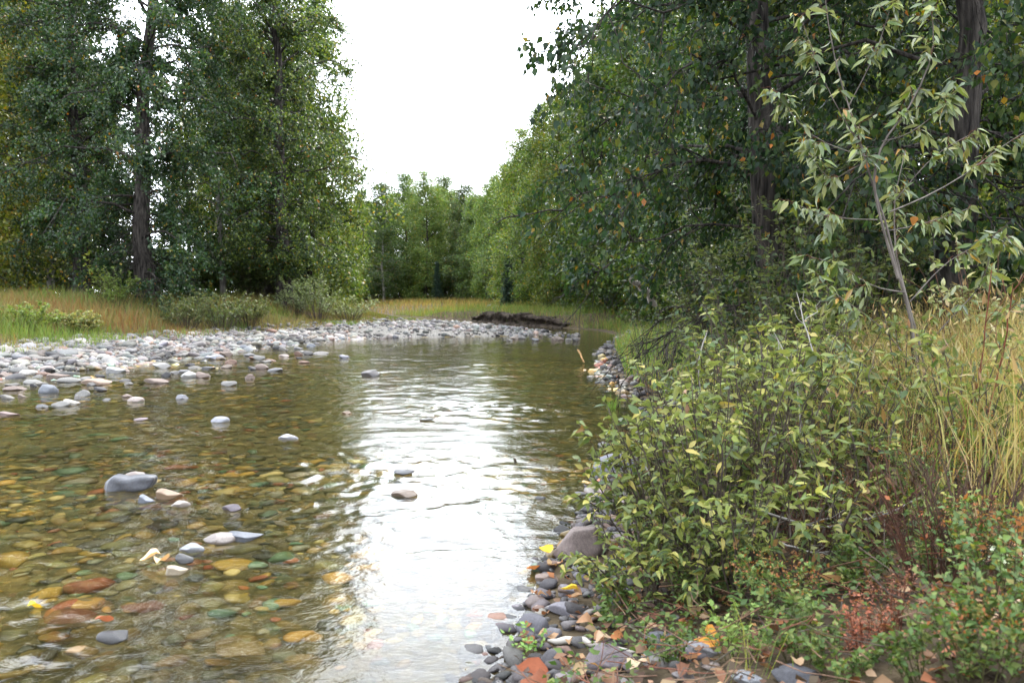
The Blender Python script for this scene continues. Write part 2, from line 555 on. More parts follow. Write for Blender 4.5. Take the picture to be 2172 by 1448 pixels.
def stone_shape(rng, level, cuts=6, rough=.06, flat=(.55, .8)):
    Vv, Ff = ico(level)
    v = Vv.copy()
    for _ in range(cuts):
        n = nrm(rng.normal(size=3)); c = rng.uniform(.52, .85)
        dd = v @ n - c
        v -= np.maximum(dd, 0)[:, None] * n * .92
    k = rng.normal(size=(6, 3)) * 2.2; ph = rng.uniform(0, 6.28, 6)
    v *= 1 + rough * np.sin(v @ k.T + ph).sum(1, keepdims=True) / 2.4
    v *= np.array([1, rng.uniform(.6, .85), rng.uniform(*flat)])
    v -= (v.max(0) + v.min(0)) / 2
    v /= np.abs(v[:, 0]).max()
    return v, Ff     # half length 1

rs = np.random.default_rng(11)
STONE_LO = [stone_shape(rs, 1, 2, .05, (.4, .6)) for _ in range(8)]
STONE_MID = [stone_shape(rs, 2, 8, .06, (.34, .62)) for _ in range(10)]
STONE_HI = [stone_shape(rs, 4, 12, .07, (.42, .65)) for _ in range(10)]
ME_MID_DRY = [new_mesh('stone', v, f, M_STONE, smooth=True) for v, f in STONE_MID]
ME_MID_WET = [new_mesh('stone', v, f, M_WETSTONE, smooth=True) for v, f in STONE_MID]
ME_HI_DRY = [new_mesh('boulder', v, f, M_STONE, smooth=True) for v, f in STONE_HI]
ME_HI_WET = [new_mesh('boulder', v, f, M_WETSTONE, smooth=True) for v, f in STONE_HI]

BED_COLS = [(.34, .20, .035), (.24, .16, .05), (.15, .13, .055), (.26, .07, .03), (.10, .17, .11), (.20, .18, .14), (.03, .03, .03), (.42, .33, .14)]
BED_W = [3, 4, 4, 1.3, 1.4, 1.6, 2.6, 1.5]
DRY_COLS = [(.20, .188, .176), (.155, .153, .155), (.26, .242, .218), (.10, .094, .09), (.19, .152, .125), (.05, .048, .05), (.175, .108, .08), (.16, .163, .147)]
DRY_W = [4, 4, 3, 1.5, 2, 1, .8, 1.2]

def rot_frames(rng, n, tilt=.25):
    a = rng.uniform(0, 2 * PI, n)
    X = np.stack([np.cos(a), np.sin(a), rng.normal(size=n) * tilt], -1)
    Z = np.stack([rng.normal(size=n) * tilt, rng.normal(size=n) * tilt, np.ones(n)], -1)
    return frames(X, Z)

def stone_field(rng, name, parent, x, y, size, cols, w, mats_mid, mat, n_parts, sink=.3, part_name='stone', hi_d=7.0, patch=True):
    """size = half length. The stones that show largest become parts, the rest one stuff part."""
    n = len(x)
    z = gh(x, y) + size * (.45 - sink)
    pos = np.stack([x, y, z], -1)
    M = rot_frames(rng, n)
    tint = palette(rng, n, cols, w, .3)
    if patch:
        tint = tint * np.clip(.78 + .5 * noise2(x, y, .8, 6.), .3, 1.25)[:, None]
    dist = np.hypot(x, y)
    vis = np.abs(x / np.maximum(y, .1)) < .64
    vis &= y > 2.6
    score = np.where(vis, size / dist ** 1.5, 0)
    order = np.argsort(-score)
    top = order[:n_parts]
    for i in top:
        me = mats_mid[int(rng.integers(len(mats_mid)))]
        add(part_name, me, parent, mw=mat4(pos[i], M[i], size[i]), color=tint[i])
    rest = order[n_parts:]
    Vs, Fs, Ts, off = [], [], [], 0
    for lod, shapes in ((0, STONE_LO), (1, STONE_MID)):
        sel = rest[(dist[rest] < hi_d) == bool(lod)]
        ks = rng.integers(0, len(shapes), len(sel))
        for k, (v0, f0) in enumerate(shapes):
            q = sel[ks == k]
            if not len(q):
                continue
            v, ff, tt = scatter((v0, f0), pos[q], M[q], size[q], tint[q])
            Vs.append(v); Fs.append(ff[0] + off); Ts.append(tt); off += len(v)
    add(name, new_mesh(name, np.concatenate(Vs), np.concatenate(Fs), mat, np.concatenate(Ts), True), parent, kind='stuff')

rb = np.random.default_rng(21)
# riverbed: denser and finer near the camera
def sample_water(rng, n, y0, y1):
    y = np.sqrt(rng.uniform(y0 ** 2, y1 ** 2, n)); x = rng.uniform(-13, 3, n)
    ok = (x > xl(y)) & (x < xr(y)) & (np.abs(x / y) < .68)
    return x[ok], y[ok]
x1, y1 = sample_water(rb, 9500, 2.4, 8.5)
x2, y2 = sample_water(rb, 9500, 8.5, 22)
s1 = np.clip(rb.lognormal(math.log(.045), .55, len(x1)), .018, .15)
s2 = np.clip(rb.lognormal(math.log(.062), .4, len(x2)), .03, .16)
s1 = np.where(xr(y1) - x1 < .7, np.minimum(s1, .05), s1)
stone_field(rb, 'riverbed_pebbles', riverbed, np.r_[x1, x2], np.r_[y1, y2], np.r_[s1, s2], BED_COLS, BED_W, ME_MID_WET, M_WETSTONE, 300, .25)

# gravel bar along the left shore and across the bend
rg = np.random.default_rng(31)
def sample_bar(rng, n, y0, y1, x0, xx1):
    y = rng.uniform(y0, y1, n); x = rng.uniform(x0, xx1, n)
    ok = (x < xl(y) + .8) & (x > xg(y) - 1.2) & (np.abs(x / y) < .70)
    return x[ok], y[ok]
x1, y1 = sample_bar(rg, 30000, 12, 32, -18, -5)
x2, y2 = sample_bar(rg, 15000, 31, 64, -16, 3)
s1 = np.clip(rg.lognormal(math.log(.056), .55, len(x1)), .022, .24)
s2 = np.clip(rg.lognormal(math.log(.062), .5, len(x2)), .03, .22)
stone_field(rg, 'gravel', gravel_bar, np.r_[x1, x2], np.r_[y1, y2], np.r_[s1, s2], DRY_COLS, DRY_W, ME_MID_DRY, M_STONE, 300, .28)

# shore stones of the right bank, small gravel between the big ones
rr_ = np.random.default_rng(33)
y = np.r_[rr_.uniform(2.2, 8, 1100), rr_.uniform(8, 34, 1100)]
off_ = np.abs(rr_.normal(0, .5, len(y)) * np.where(y > 8, 1.5, 1.)) - np.where(y > 8, .45, .15)
x = xr(y) + off_
s = np.where(y < 8, np.clip(rr_.lognormal(math.log(.03), .4, len(y)), .012, .07), np.clip(rr_.lognormal(math.log(.05), .5, len(y)), .02, .17))
stone_field(rr_, 'shore_gravel', ground, x, y, s, [(.085, .077, .076), (.13, .115, .112), (.18, .15, .133), (.045, .042, .043), (.16, .10, .075)], [4, 3, 1.5, 4, 1.5], ME_MID_DRY, M_STONE, 160, .2, 'shore_stone')

def loaf_shape():
    v, f_ = ico(4)
    v = v / (np.abs(v) ** 3.2).sum(1, keepdims=True) ** (1 / 3.2)
    rng = np.random.default_rng(3)
    k_ = rng.normal(size=(7, 3)) * 2.4; ph = rng.uniform(0, 6.28, 7)
    v = v * (1 + .05 * np.sin(v @ k_.T + ph).sum(1, keepdims=True))
    v[:, 2] += .22 * np.exp(-((v[:, 0] + .62) / .3) ** 2) * (v[:, 2] > 0)
    v *= np.array([1, .5, .42])
    v[:, 0] += .15 * v[:, 2]
    return v / np.abs(v[:, 0]).max(), f_
ME_LOAF = new_mesh('boulder', *loaf_shape(), M_WETSTONE, smooth=True)

def hero_stone(px, py, wpx, col, label, z=None, hpx=None, wet=False, group=None, name='stone', seed=0, yaw=None, sink=.35, cat='stone'):
    rng = np.random.default_rng(1000 + seed + int(px) * 7 + int(py))
    p = at_z(px, py, z) if z is not None else hit(px, py)
    d = p[1]
    s = wpx / F_PX * d / 2
    k = int(rng.integers(10))
    me = (ME_HI_WET if wet else ME_HI_DRY)[k]
    zr = STONE_HI[k][0][:, 2].max()
    a = yaw if yaw is not None else rng.uniform(-.35, .35)
    sz = s
    if hpx is not None:
        sz = hpx / F_PX * d / 2 / zr
    col = np.array(col) * (.5 if max(col) > .2 else .75)
    o = add(name, me, loc=(p[0], p[1], p[2] + zr * sz * (1 - 2 * sink) * .9), color=col)
    o.rotation_euler = (rng.uniform(-.12, .12), rng.uniform(-.12, .12), a)
    o.scale = (s, s * 1.05, sz)
    tag(o, label, cat, group)
    return o

SLATE = (.07, .073, .085); GREYB = (.15, .16, .18); PALE = (.19, .183, .17); DARK = (.03, .029, .03); PINK = (.185, .14, .118)
hero_stone(272, 1036, 118, SLATE, 'long dark slate boulder breaking the shallow water at lower left', 0, 52, True, yaw=.08, sink=.3).data = ME_LOAF
hero_stone(288, 1014, 46, (.17, .13, .11), 'brown pointed slab wedged behind the long slate boulder', 0, 26, True)
hero_stone(312, 1064, 36, (.22, .24, .29), 'small blue-grey stone in front of the long slate boulder', 0, 24, True)
hero_stone(360, 1054, 58, (.34, .22, .13), 'tan rounded stone at the right end of the long slate boulder', 0, 32, True)
hero_stone(384, 1072, 42, (.42, .36, .31), 'pale flat stone awash beside the tan rounded stone', 0, 18, True)
hero_stone(492, 1081, 46, (.08, .06, .075), 'dark purple stone awash between slate boulder and mid stream', 0, 20, True)
hero_stone(520, 1140, 80, (.09, .10, .12), 'flat dark slab awash in riffle at lower left', 0, 26, True)
hero_stone(470, 1146, 74, (.33, .28, .25), 'white flecked grey slab awash next to flat dark slab', 0, 28, True)
hero_stone(408, 1166, 62, (.30, .31, .33), 'pale grey broken stone awash just above the leaf covered stones', 0, 22, True)
hero_stone(376, 1214, 46, (.48, .40, .28), 'cream stone under the clump of tan dead leaves in the water', 0, 28, True)
hero_stone(392, 1190, 44, DARK, 'black stone behind the clump of tan dead leaves in the water', 0, 24, True)
hero_stone(242, 1352, 66, DARK, 'black stone carrying a rust red leaf near lower left corner', 0, 30, True)
hero_stone(305, 1300, 92, (.26, .085, .045), 'brick red slab under clear water at lower left', -.05, 30, True)
hero_stone(470, 1314, 62, (.14, .24, .17), 'green angular block under clear water at lower left', -.05, 34, True)
hero_stone(172, 1402, 74, (.34, .20, .06), 'pitted ochre round stone under water at bottom left', -.06, 50, True)
hero_stone(512, 1400, 138, (.30, .18, .04), 'large ochre yellow slab under water at bottom edge', -.10, 34, True)
hero_stone(366, 1420, 80, (.27, .15, .05), 'brown submerged stone left of the large ochre slab', -.06, 40, True)
hero_stone(150, 1322, 120, (.27, .10, .05), 'long red-brown slab under water near left edge', -.06, 30, True)
hero_stone(40, 1300, 60, (.20, .17, .08), 'olive flat stone under water at the left edge', -.06, 26, True)
hero_stone(467, 894, 40, (.42, .43, .48), 'lone pale blue-grey stone in shallows left of the glare', 0, 18)
hero_stone(612, 930, 46, (.45, .45, .47), 'thin pale stone lying low at the edge of the glare', 0, 15)
hero_stone(786, 797, 40, (.11, .10, .10), 'dark stone standing in the white sky reflection, upper part', 0, 20, True)
hero_stone(730, 760, 22, (.14, .14, .16), 'small dark stone far up the white sky reflection', 0, 13, True)
hero_stone(858, 1051, 58, (.26, .19, .14), 'brown stone in the middle of the white sky reflection', 0, 20, True)
hero_stone(857, 1003, 46, (.08, .08, .085), 'flat dark stone just above the brown stone in mid stream', 0, 13, True)
hero_stone(906, 891, 34, (.07, .07, .06), 'dark stone barely awash in the upper glare', 0, 8, True)
hero_stone(735, 877, 22, (.30, .20, .13), 'tiny tan stone at the left edge of the glare', 0, 9, True)
hero_stone(1147, 1058, 22, DARK, 'tiny black stone near the right bank shrubs', 0, 11, True)
hero_stone(806, 1410, 46, (.07, .08, .09), 'dark stone under water at bottom edge, middle', -.03, 18, True)
shal = []
G1 = 'pale stones breaking the shallow water off the gravel bar'
for k, (px, py, w, c, h) in enumerate([(102, 832, 44, GREYB, 28), (130, 860, 40, PALE, 16), (152, 858, 34, (.62, .58, .52), 20), (176, 840, 32, PALE, 22), (288, 851, 34, (.5, .42, .38), 16),
        (386, 845, 30, (.32, .32, .35), 14), (404, 800, 40, (.50, .49, .46), 20), (430, 800, 34, PINK, 18), (486, 818, 34, PALE, 18), (530, 803, 22, PINK, 16), (556, 782, 30, PINK, 18),
        (124, 803, 48, PINK, 20), (150, 809, 50, PALE, 16), (204, 815, 62, (.45, .33, .25), 20), (246, 790, 40, (.50, .50, .50), 22), (330, 812, 60, PINK, 16), (262, 788, 30, PINK, 12),
        (550, 762, 26, PALE, 14), (602, 757, 22, (.5, .42, .38), 10), (455, 762, 40, (.44, .45, .50), 16), (480, 755, 28, PINK, 16), (640, 748, 20, PALE, 8), (30, 826, 50, PINK, 12), (70, 812, 44, PALE, 12),
        (20, 800, 40, PINK, 16), (60, 795, 46, (.5, .47, .43), 18), (300, 890, 30, (.3, .24, .25), 8), (20, 880, 44, (.33, .24, .22), 12), (520, 740, 24, GREYB, 14), (590, 740, 22, DARK, 12),
        (660, 735, 20, GREYB, 10), (235, 768, 38, PALE, 20), (160, 775, 50, (.45, .46, .48), 24), (90, 770, 46, PALE, 22), (345, 780, 40, (.52, .50, .47), 18), (270, 842, 24, PINK, 10)]):
    shal.append((px, py, w, c, h))
rsh = np.random.default_rng(404)
for k in range(46):
    px = rsh.uniform(0, 700); py = 835 - px * .12 + rsh.normal(0, 16)
    shal.append((px, py, rsh.uniform(14, 34), DRY_COLS[int(rsh.integers(7))], rsh.uniform(7, 15)))
for k, (px, py, w, c, h) in enumerate(sorted(shal)):
    hue = 'pinkish' if c[0] > c[2] * 1.3 else ('dark' if c[0] < .14 else ('blue-grey' if c[2] > c[0] else 'pale grey'))
    hero_stone(px, py, w, c, '%s stone, %s from the left among stones in the left shallows' % (hue, ordinal(k + 1)), 0, h, False, G1, seed=k)
G2 = 'stones strung across the riffle at the bend'
rif = np.random.default_rng(400)
riffle = sorted((rif.uniform(1075, 1235), rif.uniform(709, 724), rif.uniform(8, 19), DRY_COLS[int(rif.integers(5))], rif.uniform(6, 11)) for _ in range(34))
for k, (px, py, w, c, h) in enumerate(riffle):
    hero_stone(px, py, w, c, 'small stone, %s from the left in the riffle before the bend' % ordinal(k + 1), .02, h, False, G2, seed=k)
# right shore, near the camera
for px, py, w, h, c, lab in [
        (1232, 1178, 118, 92, (.26, .20, .18), 'reddish grey tilted boulder half under willow leaves at the shore'),
        (1302, 1004, 100, 66, (.24, .24, .28), 'blue-grey boulder behind willow leaves at the waterline'),
        (1112, 1260, 66, 26, DARK, 'wet black flat stone lying farthest out from right bank'),
        (1136, 1282, 46, 32, (.26, .20, .18), 'brown rounded stone behind the dark stones at the waterline'),
        (1200, 1300, 82, 34, (.19, .18, .20), 'grey flat stone in the middle of the shore pile'),
        (1128, 1338, 72, 58, (.13, .125, .14), 'dark blocky streaked stone at the waterline'),
        (1082, 1319, 48, 24, DARK, 'small wet black stone at the edge of the shore pile'),
        (1216, 1256, 66, 28, (.20, .18, .19), 'dark grey stone with fallen leaves round it'),
        (1172, 1404, 54, 44, (.09, .085, .09), 'black round stone left of the biggest shore stone'),
        (1298, 1418, 124, 74, (.22, .18, .19), 'biggest grey-purple stone at the bottom edge'),
        (1402, 1366, 84, 42, (.10, .10, .11), 'dark stone behind the biggest shore stone'),
        (1390, 1412, 66, 36, (.36, .33, .31), 'pale grey stone right of the biggest shore stone'),
        (1492, 1388, 84, 44, (.36, .35, .36), 'light grey rounded stone among fallen leaves at the bottom'),
        (1322, 1278, 62, 46, (.17, .16, .19), 'grey stone half hidden under low green herbs'),
        (1692, 1440, 110, 44, (.075, .075, .085), 'black boulder at the bottom edge under herbs'),
        (1160, 1234, 52, 26, (.30, .22, .18), 'brown flat stone beside the tilted reddish boulder'),
        (1244, 1226, 56, 30, (.22, .20, .22), 'grey stone at the foot of the tilted boulder'),
        (1206, 1446, 60, 26, (.20, .17, .17), 'dark stone cut by the bottom edge of the picture'),
        (1590, 1444, 80, 26, (.34, .35, .37), 'flat pale blue stone at bottom edge, near the black boulder'),
        (1100, 1298, 40, 26, (.18, .16, .17), 'small grey stone between the two wet black stones'),
        (1450, 1440, 52, 28, (.28, .25, .24), 'small grey stone below the light rounded stone'),
        (1170, 1350, 46, 30, (.16, .15, .16), 'small dark stone beside the blocky streaked stone')]:
    hero_stone(px, py, w, c, lab, None, h, py < 1330 and px < 1140, sink=.3)

# ================================================================== trees
def make_tree(seed, H, r0, R, t0, n1, per2, per3, per_leaf, leaf_len, tpl, cols, w, near=False, droop=.25, up1=.35, lowhang=0.0, top_pow=.7, lean=(0, 0), basal=0, jit=.55, LT=.6, sprays=0, reach=None):
    rng = np.random.default_rng(seed)
    k = 14
    tz = np.linspace(0, 1, k)
    trunk = np.stack([lean[0] * tz * H + np.cumsum(rng.normal(0, .012 * H, k)) * .5, lean[1] * tz * H + np.cumsum(rng.normal(0, .012 * H, k)) * .5, tz * H - .35], -1)
    trunk[0, :2] = 0; trunk[1, :2] *= .5
    rad = r0 * (1 - tz * .93) * (1 + .55 * np.exp(-tz * 22))
    TP, TF = tubes(trunk[None], rad[None], 12)
    # limbs
    t = t0 + (.975 - t0) * np.linspace(0, 1, n1) ** 1.0 + rng.normal(0, .012, n1)
    az = np.arange(n1) * 2.399 + rng.uniform(-.5, .5, n1)
    f = t * (k - 1); i = np.clip(f.astype(int), 0, k - 2); q = (f - i)[:, None]
    st = trunk[i] * (1 - q) + trunk[i + 1] * q
    rel = (t - t0) / (1 - t0)
    prof = (.55 + .45 * sstep(0, .25, rel)) * (1 - rel ** 2.2) ** top_pow + .06
    L = R * prof * rng.uniform(.62, 1.25, n1)
    elev = up1 + .75 * rel + rng.normal(0, .12, n1)
    d = np.stack([np.cos(az) * np.cos(elev), np.sin(az) * np.cos(elev), np.sin(elev)], -1)
    if sprays:     # short leafy shoots straight from the trunk
        ts = rng.uniform(t0 * .8, .75, sprays)
        f = ts * (k - 1); i = np.clip(f.astype(int), 0, k - 2); q = (f - i)[:, None]
        st = np.concatenate([st, trunk[i] * (1 - q) + trunk[i + 1] * q])
        az = rng.uniform(0, 6.28, sprays); ev = rng.uniform(-.2, .6, sprays)
        d = np.concatenate([d, np.stack([np.cos(az) * np.cos(ev), np.sin(az) * np.cos(ev), np.sin(ev)], -1)])
        L = np.concatenate([L, rng.uniform(.9, 2.2, sprays)]); rel = np.concatenate([rel, np.full(sprays, .3)]); prof = np.concatenate([prof, np.full(sprays, .8)])
    kk = 8
    s = np.linspace(0, 1, kk)
    limb = st[:, None] + d[:, None] * (L[:, None] * s)[..., None]
    limb[..., 2] -= ((droop + lowhang * (1 - rel))[:, None] * L[:, None] * s ** 2)
    limb += rng.normal(size=limb.shape) * (.045 * L)[:, None, None] * s[None, :, None]
    if reach is not None:     # limbs towards the river end at the water's middle, not beyond
        rx, rrot, xmin = reach
        wxl = rx + limb[..., 0] * math.cos(rrot) - limb[..., 1] * math.sin(rrot)
        tipx = wxl.min(1); x0 = wxl[:, 0]
        fac = np.where(tipx < xmin, (x0 - xmin) / np.maximum(x0 - tipx, 1e-3), 1.0) * np.where(tipx < xmin, rng.uniform(.8, 1.0, len(tipx)), 1)
        limb = limb[:, :1] + (limb - limb[:, :1]) * fac[:, None, None]
    # nothing grows through the ground
    limb[..., 2] = np.maximum(limb[..., 2], .3)
    b2 = kids(rng, limb, per2, .15, 1.0, lambda u, l: (.20 + .24 * (1 - u)) * l + .16, .85, .05, 5, .15 + lowhang * .4)
    b3 = kids(rng, b2, per3, .15, 1.0, lambda u, l: .32 * l + .10, .9, -.05, 4, .2 + lowhang * .4)
    parts = [tubes(limb, np.clip((.10 * rad[0] * LT + .012 * LT * L)[:, None] * (1 - .85 * s), .006, None), 6),
             tubes(b2, np.linspace(.016, .005, 5)[None].repeat(len(b2), 0) * (1 if not near else .8), 4 if near else 3),
             ] + ([tubes(b3, np.linspace(.006, .002, 4)[None].repeat(len(b3), 0), 3)] if near else [])
    if basal:      # dead shaggy twigs round the foot of the trunk
        zb = rng.uniform(.03, .2, basal) * H * .8
        az = rng.uniform(0, 6.28, basal)
        q5 = np.linspace(0, 1, 5)
        Lb = rng.uniform(.6, 1.7, basal)
        bd = np.stack([np.cos(az), np.sin(az), rng.uniform(-.9, .3, basal)], -1)
        pb = np.stack([np.interp(zb, trunk[:, 2], trunk[:, 0]), np.interp(zb, trunk[:, 2], trunk[:, 1]), zb], -1)[:, None] + bd[:, None] * (Lb[:, None] * q5)[..., None]
        pb[..., 2] -= (.5 * Lb)[:, None] * q5 ** 2
        pb += rng.normal(size=pb.shape) * .05
        pb[..., 2] = np.maximum(pb[..., 2], .05)
        parts.append(tubes(pb, np.linspace(.014, .004, 5)[None].repeat(basal, 0), 4))
    BP, BF = merge(parts)
    p, td = pts_on(rng, b3, per_leaf)
    kp = np.repeat(np.clip(prof * 1.35, .22, 1), per2 * per3 * per_leaf) > rng.uniform(0, 1, len(p))
    n = len(p)
    p = p + rng.normal(size=(n, 3)) * leaf_len * jit
    if near:
        ld = nrm(.35 * td + np.array([0, 0, -.75]) + .45 * rng.normal(size=(n, 3)))
        ln = nrm(rng.normal(size=(n, 3)) + np.array([0, 0, .35]))
    else:
        ld = nrm(.4 * td + np.array([0, 0, -.35]) + .7 * rng.normal(size=(n, 3)))
        ln = nrm(rng.normal(size=(n, 3)) * .8 + np.array([0, 0, .7]))
    M = frames(ld, ln)
    sz = leaf_len * rng.uniform(.65, 1.25, n)
    # tone varies from spray to spray as well as from leaf to leaf
    spray = np.repeat(rng.uniform(.75, 1.25, len(b3)), per_leaf)[:, None]
    tint = palette(rng, n, cols, w, .22) * spray
    return dict(trunk=(TP, TF), branch=(BP, BF), leaf=(p[kp], M[kp], sz[kp], tint[kp]), tpl=tpl, H=H)

GREEN = [(.029, .058, .024), (.04, .074, .025), (.022, .047, .022), (.075, .10, .024), (.20, .15, .02), (.26, .10, .015)]
GREEN_W = [4, 4, 3, 1.6, .25, .1]
LIME = [(.10, .15, .035), (.14, .18, .04), (.075, .12, .035), (.20, .19, .04), (.30, .20, .03)]
LIME_W = [4, 3, 3, 1.2, .25]
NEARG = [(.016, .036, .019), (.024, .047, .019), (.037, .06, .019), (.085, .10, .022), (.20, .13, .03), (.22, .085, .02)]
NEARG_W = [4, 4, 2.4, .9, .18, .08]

TINY = leaf_template('tiny'); POPLAR = leaf_template('poplar'); WILLOW = leaf_template('willow'); OVAL = leaf_template('oval'); BLADE3 = leaf_template('blade3'); POPS = leaf_template('poplar_simple')

def tree_meshes(t, mat, bark, name, skip=None):
    p, M, s, tint = t['leaf']
    if skip is not None:
        p, M, s, tint = p[~skip], M[~skip], s[~skip], tint[~skip]
    v, ff, tt = scatter(t['tpl'], p, M, s, tint)
    return (new_mesh(name + '_trunk', *t['trunk'], bark, smooth=True), new_mesh(name + '_branches', *t['branch'], bark, smooth=True), new_mesh(name + '_crown', v, ff, mat, tt))

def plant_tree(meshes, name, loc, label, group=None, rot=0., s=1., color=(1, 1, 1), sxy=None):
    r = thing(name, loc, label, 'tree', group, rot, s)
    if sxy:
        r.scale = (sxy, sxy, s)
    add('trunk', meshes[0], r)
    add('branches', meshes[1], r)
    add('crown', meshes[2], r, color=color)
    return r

def on_ground(px, d, dz=0.0):
    x = (px - CX) / F_PX * d
    return (x, d, float(gh(x, d)) + dz)

# --- the three big cottonwoods of the left bank
T1 = make_tree(101, 24, .36, 4.9, .06, 74, 10, 6, 16, .125, TINY, GREEN, GREEN_W, lowhang=.40, basal=120, lean=(.02, 0), sprays=26)
T2 = make_tree(102, 23, .34, 4.6, .09, 72, 10, 6, 16, .125, TINY, GREEN, GREEN_W, lowhang=.36, basal=100, sprays=24)
T3 = make_tree(103, 23, .34, 4.8, .09, 72, 10, 6, 16, .125, TINY, GREEN + LIME[:2], GREEN_W + [3, 2], lowhang=.34, basal=100, sprays=24)
plant_tree(tree_meshes(T1, M_LEAF, M_BARK, 'cottonwood_a'), 'cottonwood_tree', on_ground(318, 33), 'big cottonwood with shaggy dark foot on left bank, nearest the water', None, .4, 1, (.85, .95, .95))
plant_tree(tree_meshes(T2, M_LEAF, M_BARK, 'cottonwood_b'), 'cottonwood_tree', on_ground(178, 37), 'tall dark trunked cottonwood on left bank, left of the shaggy one', None, 2.1, 1, (.9, .95, .95))
M3 = tree_meshes(T3, M_LEAF, M_BARK, 'cottonwood_c')
plant_tree(M3, 'cottonwood_tree', on_ground(606, 40), 'tall cottonwood at the right end of the left bank trees, against the sky', None, 1.2, 1, (1.2, 1.15, 1.0))

# --- background tree kinds
B1 = make_tree(201, 15, .15, 3.0, .05, 62, 6, 5, 17, .14, TINY, LIME + GREEN[:3], LIME_W + [2, 2, 2], lowhang=.25, jit=1.6, top_pow=.55)
B2 = make_tree(202, 15, .14, 2.6, .09, 60, 6, 5, 17, .14, TINY, GREEN, GREEN_W, lowhang=.2, jit=1.6, top_pow=.6)
B3 = make_tree(203, 15, .16, 3.2, .03, 62, 6, 5, 17, .14, TINY, LIME, LIME_W, lowhang=.35, jit=1.6, top_pow=.55)
MB = [tree_meshes(B1, M_LEAF, M_BARK, 'bg_a'), tree_meshes(B2, M_LEAF, M_BARK_PALE, 'bg_b'), tree_meshes(B3, M_LEAF, M_BARK, 'bg_c')]
rt = np.random.default_rng(77)
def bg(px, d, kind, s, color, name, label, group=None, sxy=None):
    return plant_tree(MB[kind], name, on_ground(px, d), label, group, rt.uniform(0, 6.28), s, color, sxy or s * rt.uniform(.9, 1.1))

# left wood behind the big trunks
bg(105, 44, 1, 1.35, (1.0, .95, .7), 'cottonwood_tree', 'thin pale trunked tree in left wood, left of the tall dark trunk')
bg(478, 43, 1, 1.2, (1.0, 1.0, .8), 'cottonwood_tree', 'thin tree between the shaggy cottonwood and the right hand one')
bg(572, 45, 0, 1.15, (.8, .85, .8), 'cottonwood_tree', 'slim tree close behind the right end cottonwood of left bank')
bg(700, 52, 2, .80, (1.25, 1.25, .8), 'cottonwood_tree', 'low lime green tree beside the right end cottonwood')
bg(660, 47, 0, 1.25, (1.15, 1.15, .9), 'cottonwood_tree', 'light green tree filling the crown edge right of the left bank trunks')
for px, d, k, s, c in [(-60, 38, 2, 1.35, (1.2, 1.0, .6)), (30, 47, 2, 1.3, (1.25, 1.0, .6)), (230, 50, 0, .95, (1.2, 1.1, .7)), (400, 52, 2, .8, (1.3, 1.25, .7)), (520, 56, 0, 1.35, (1.1, 1.1, .8)),
        (-140, 44, 1, 1.5, (1.1, 1, .7)), (60, 60, 0, 1.5, (1.2, 1.1, .7)), (160, 64, 2, 1.4, (1.2, 1.1, .7)), (450, 68, 0, 1.45, (1.2, 1.2, .8)),
        (560, 70, 2, 1.4, (1.1, 1.1, .8)), (640, 64, 2, 1.2, (1.2, 1.2, .8)), (-30, 75, 1, 1.7, (1, 1, .8)), (110, 80, 2, 1.7, (1, 1, .8)), (500, 86, 1, 1.7, (1, 1, .8)),
        (610, 84, 0, 1.5, (1, 1, .8)), (-90, 58, 2, 1.6, (1.2, 1, .6)), (-220, 50, 0, 1.6, (1, 1, .7))]:
    bg(px, d, k, s, c, 'cottonwood_tree', 'yellow-green tree deep in the wood behind the left bank trunks', 'trees deep in the left wood')
# far row across the bend
far_row = [(742, 92, 2, .78, (1.2, 1.2, .9)), (775, 104, 0, .95, (1.2, 1.2, .85)), (815, 98, 1, .98, (1.35, 1.3, .85)), (862, 106, 0, 1.12, (1.0, 1.15, 1.0)), (905, 100, 2, 1.06, (1.0, 1.1, .95)),
           (945, 104, 0, 1.08, (1.15, 1.2, .85)), (980, 98, 1, .95, (1.3, 1.2, .8)), (1012, 92, 0, .80, (.9, 1.05, .9)), (1045, 86, 2, .88, (1.0, 1.15, .9)), (1078, 78, 0, .90, (1.1, 1.2, .85))]
ordn = ['first', 'second', 'third', 'fourth', 'fifth', 'sixth', 'seventh', 'eighth', 'ninth', 'tenth']
for (px, d, k, s, c), w in zip(far_row, ordn):
    bg(px, d, k, s, c, 'poplar_tree', sxy=s * 1.2, label='%s tree from the left in the far row across the bend' % w)
for px, d, k, s, c in [(720, 125, 0, 1.0, (1, 1.05, .9)), (770, 128, 2, 1.05, (1, 1.05, .9)), (835, 130, 1, 1.1, (1, 1.1, .9)), (885, 134, 0, 1.15, (1, 1.1, .9)), (930, 128, 2, 1.1, (1, 1.1, .9)),
        (965, 134, 0, 1.15, (1, 1.1, .9)), (1005, 126, 1, 1.0, (1, 1.1, .9)), (1040, 118, 2, 1.0, (1, 1.1, .9)), (1080, 112, 0, 1.1, (1, 1.1, .9)), (800, 118, 2, .95, (1, 1.1, .9)), (1110, 100, 2, 1.1, (1, 1.1, .9)),
        (1150, 90, 0, 1.1, (1, 1.05, .9)), (690, 108, 0, 1.0, (1, 1.1, .9)), (655, 100, 2, 1.0, (1, 1.1, .9))]:
    bg(px, d, k, s, c, 'poplar_tree', 'tree standing behind the far row across the bend', 'trees behind the far row')
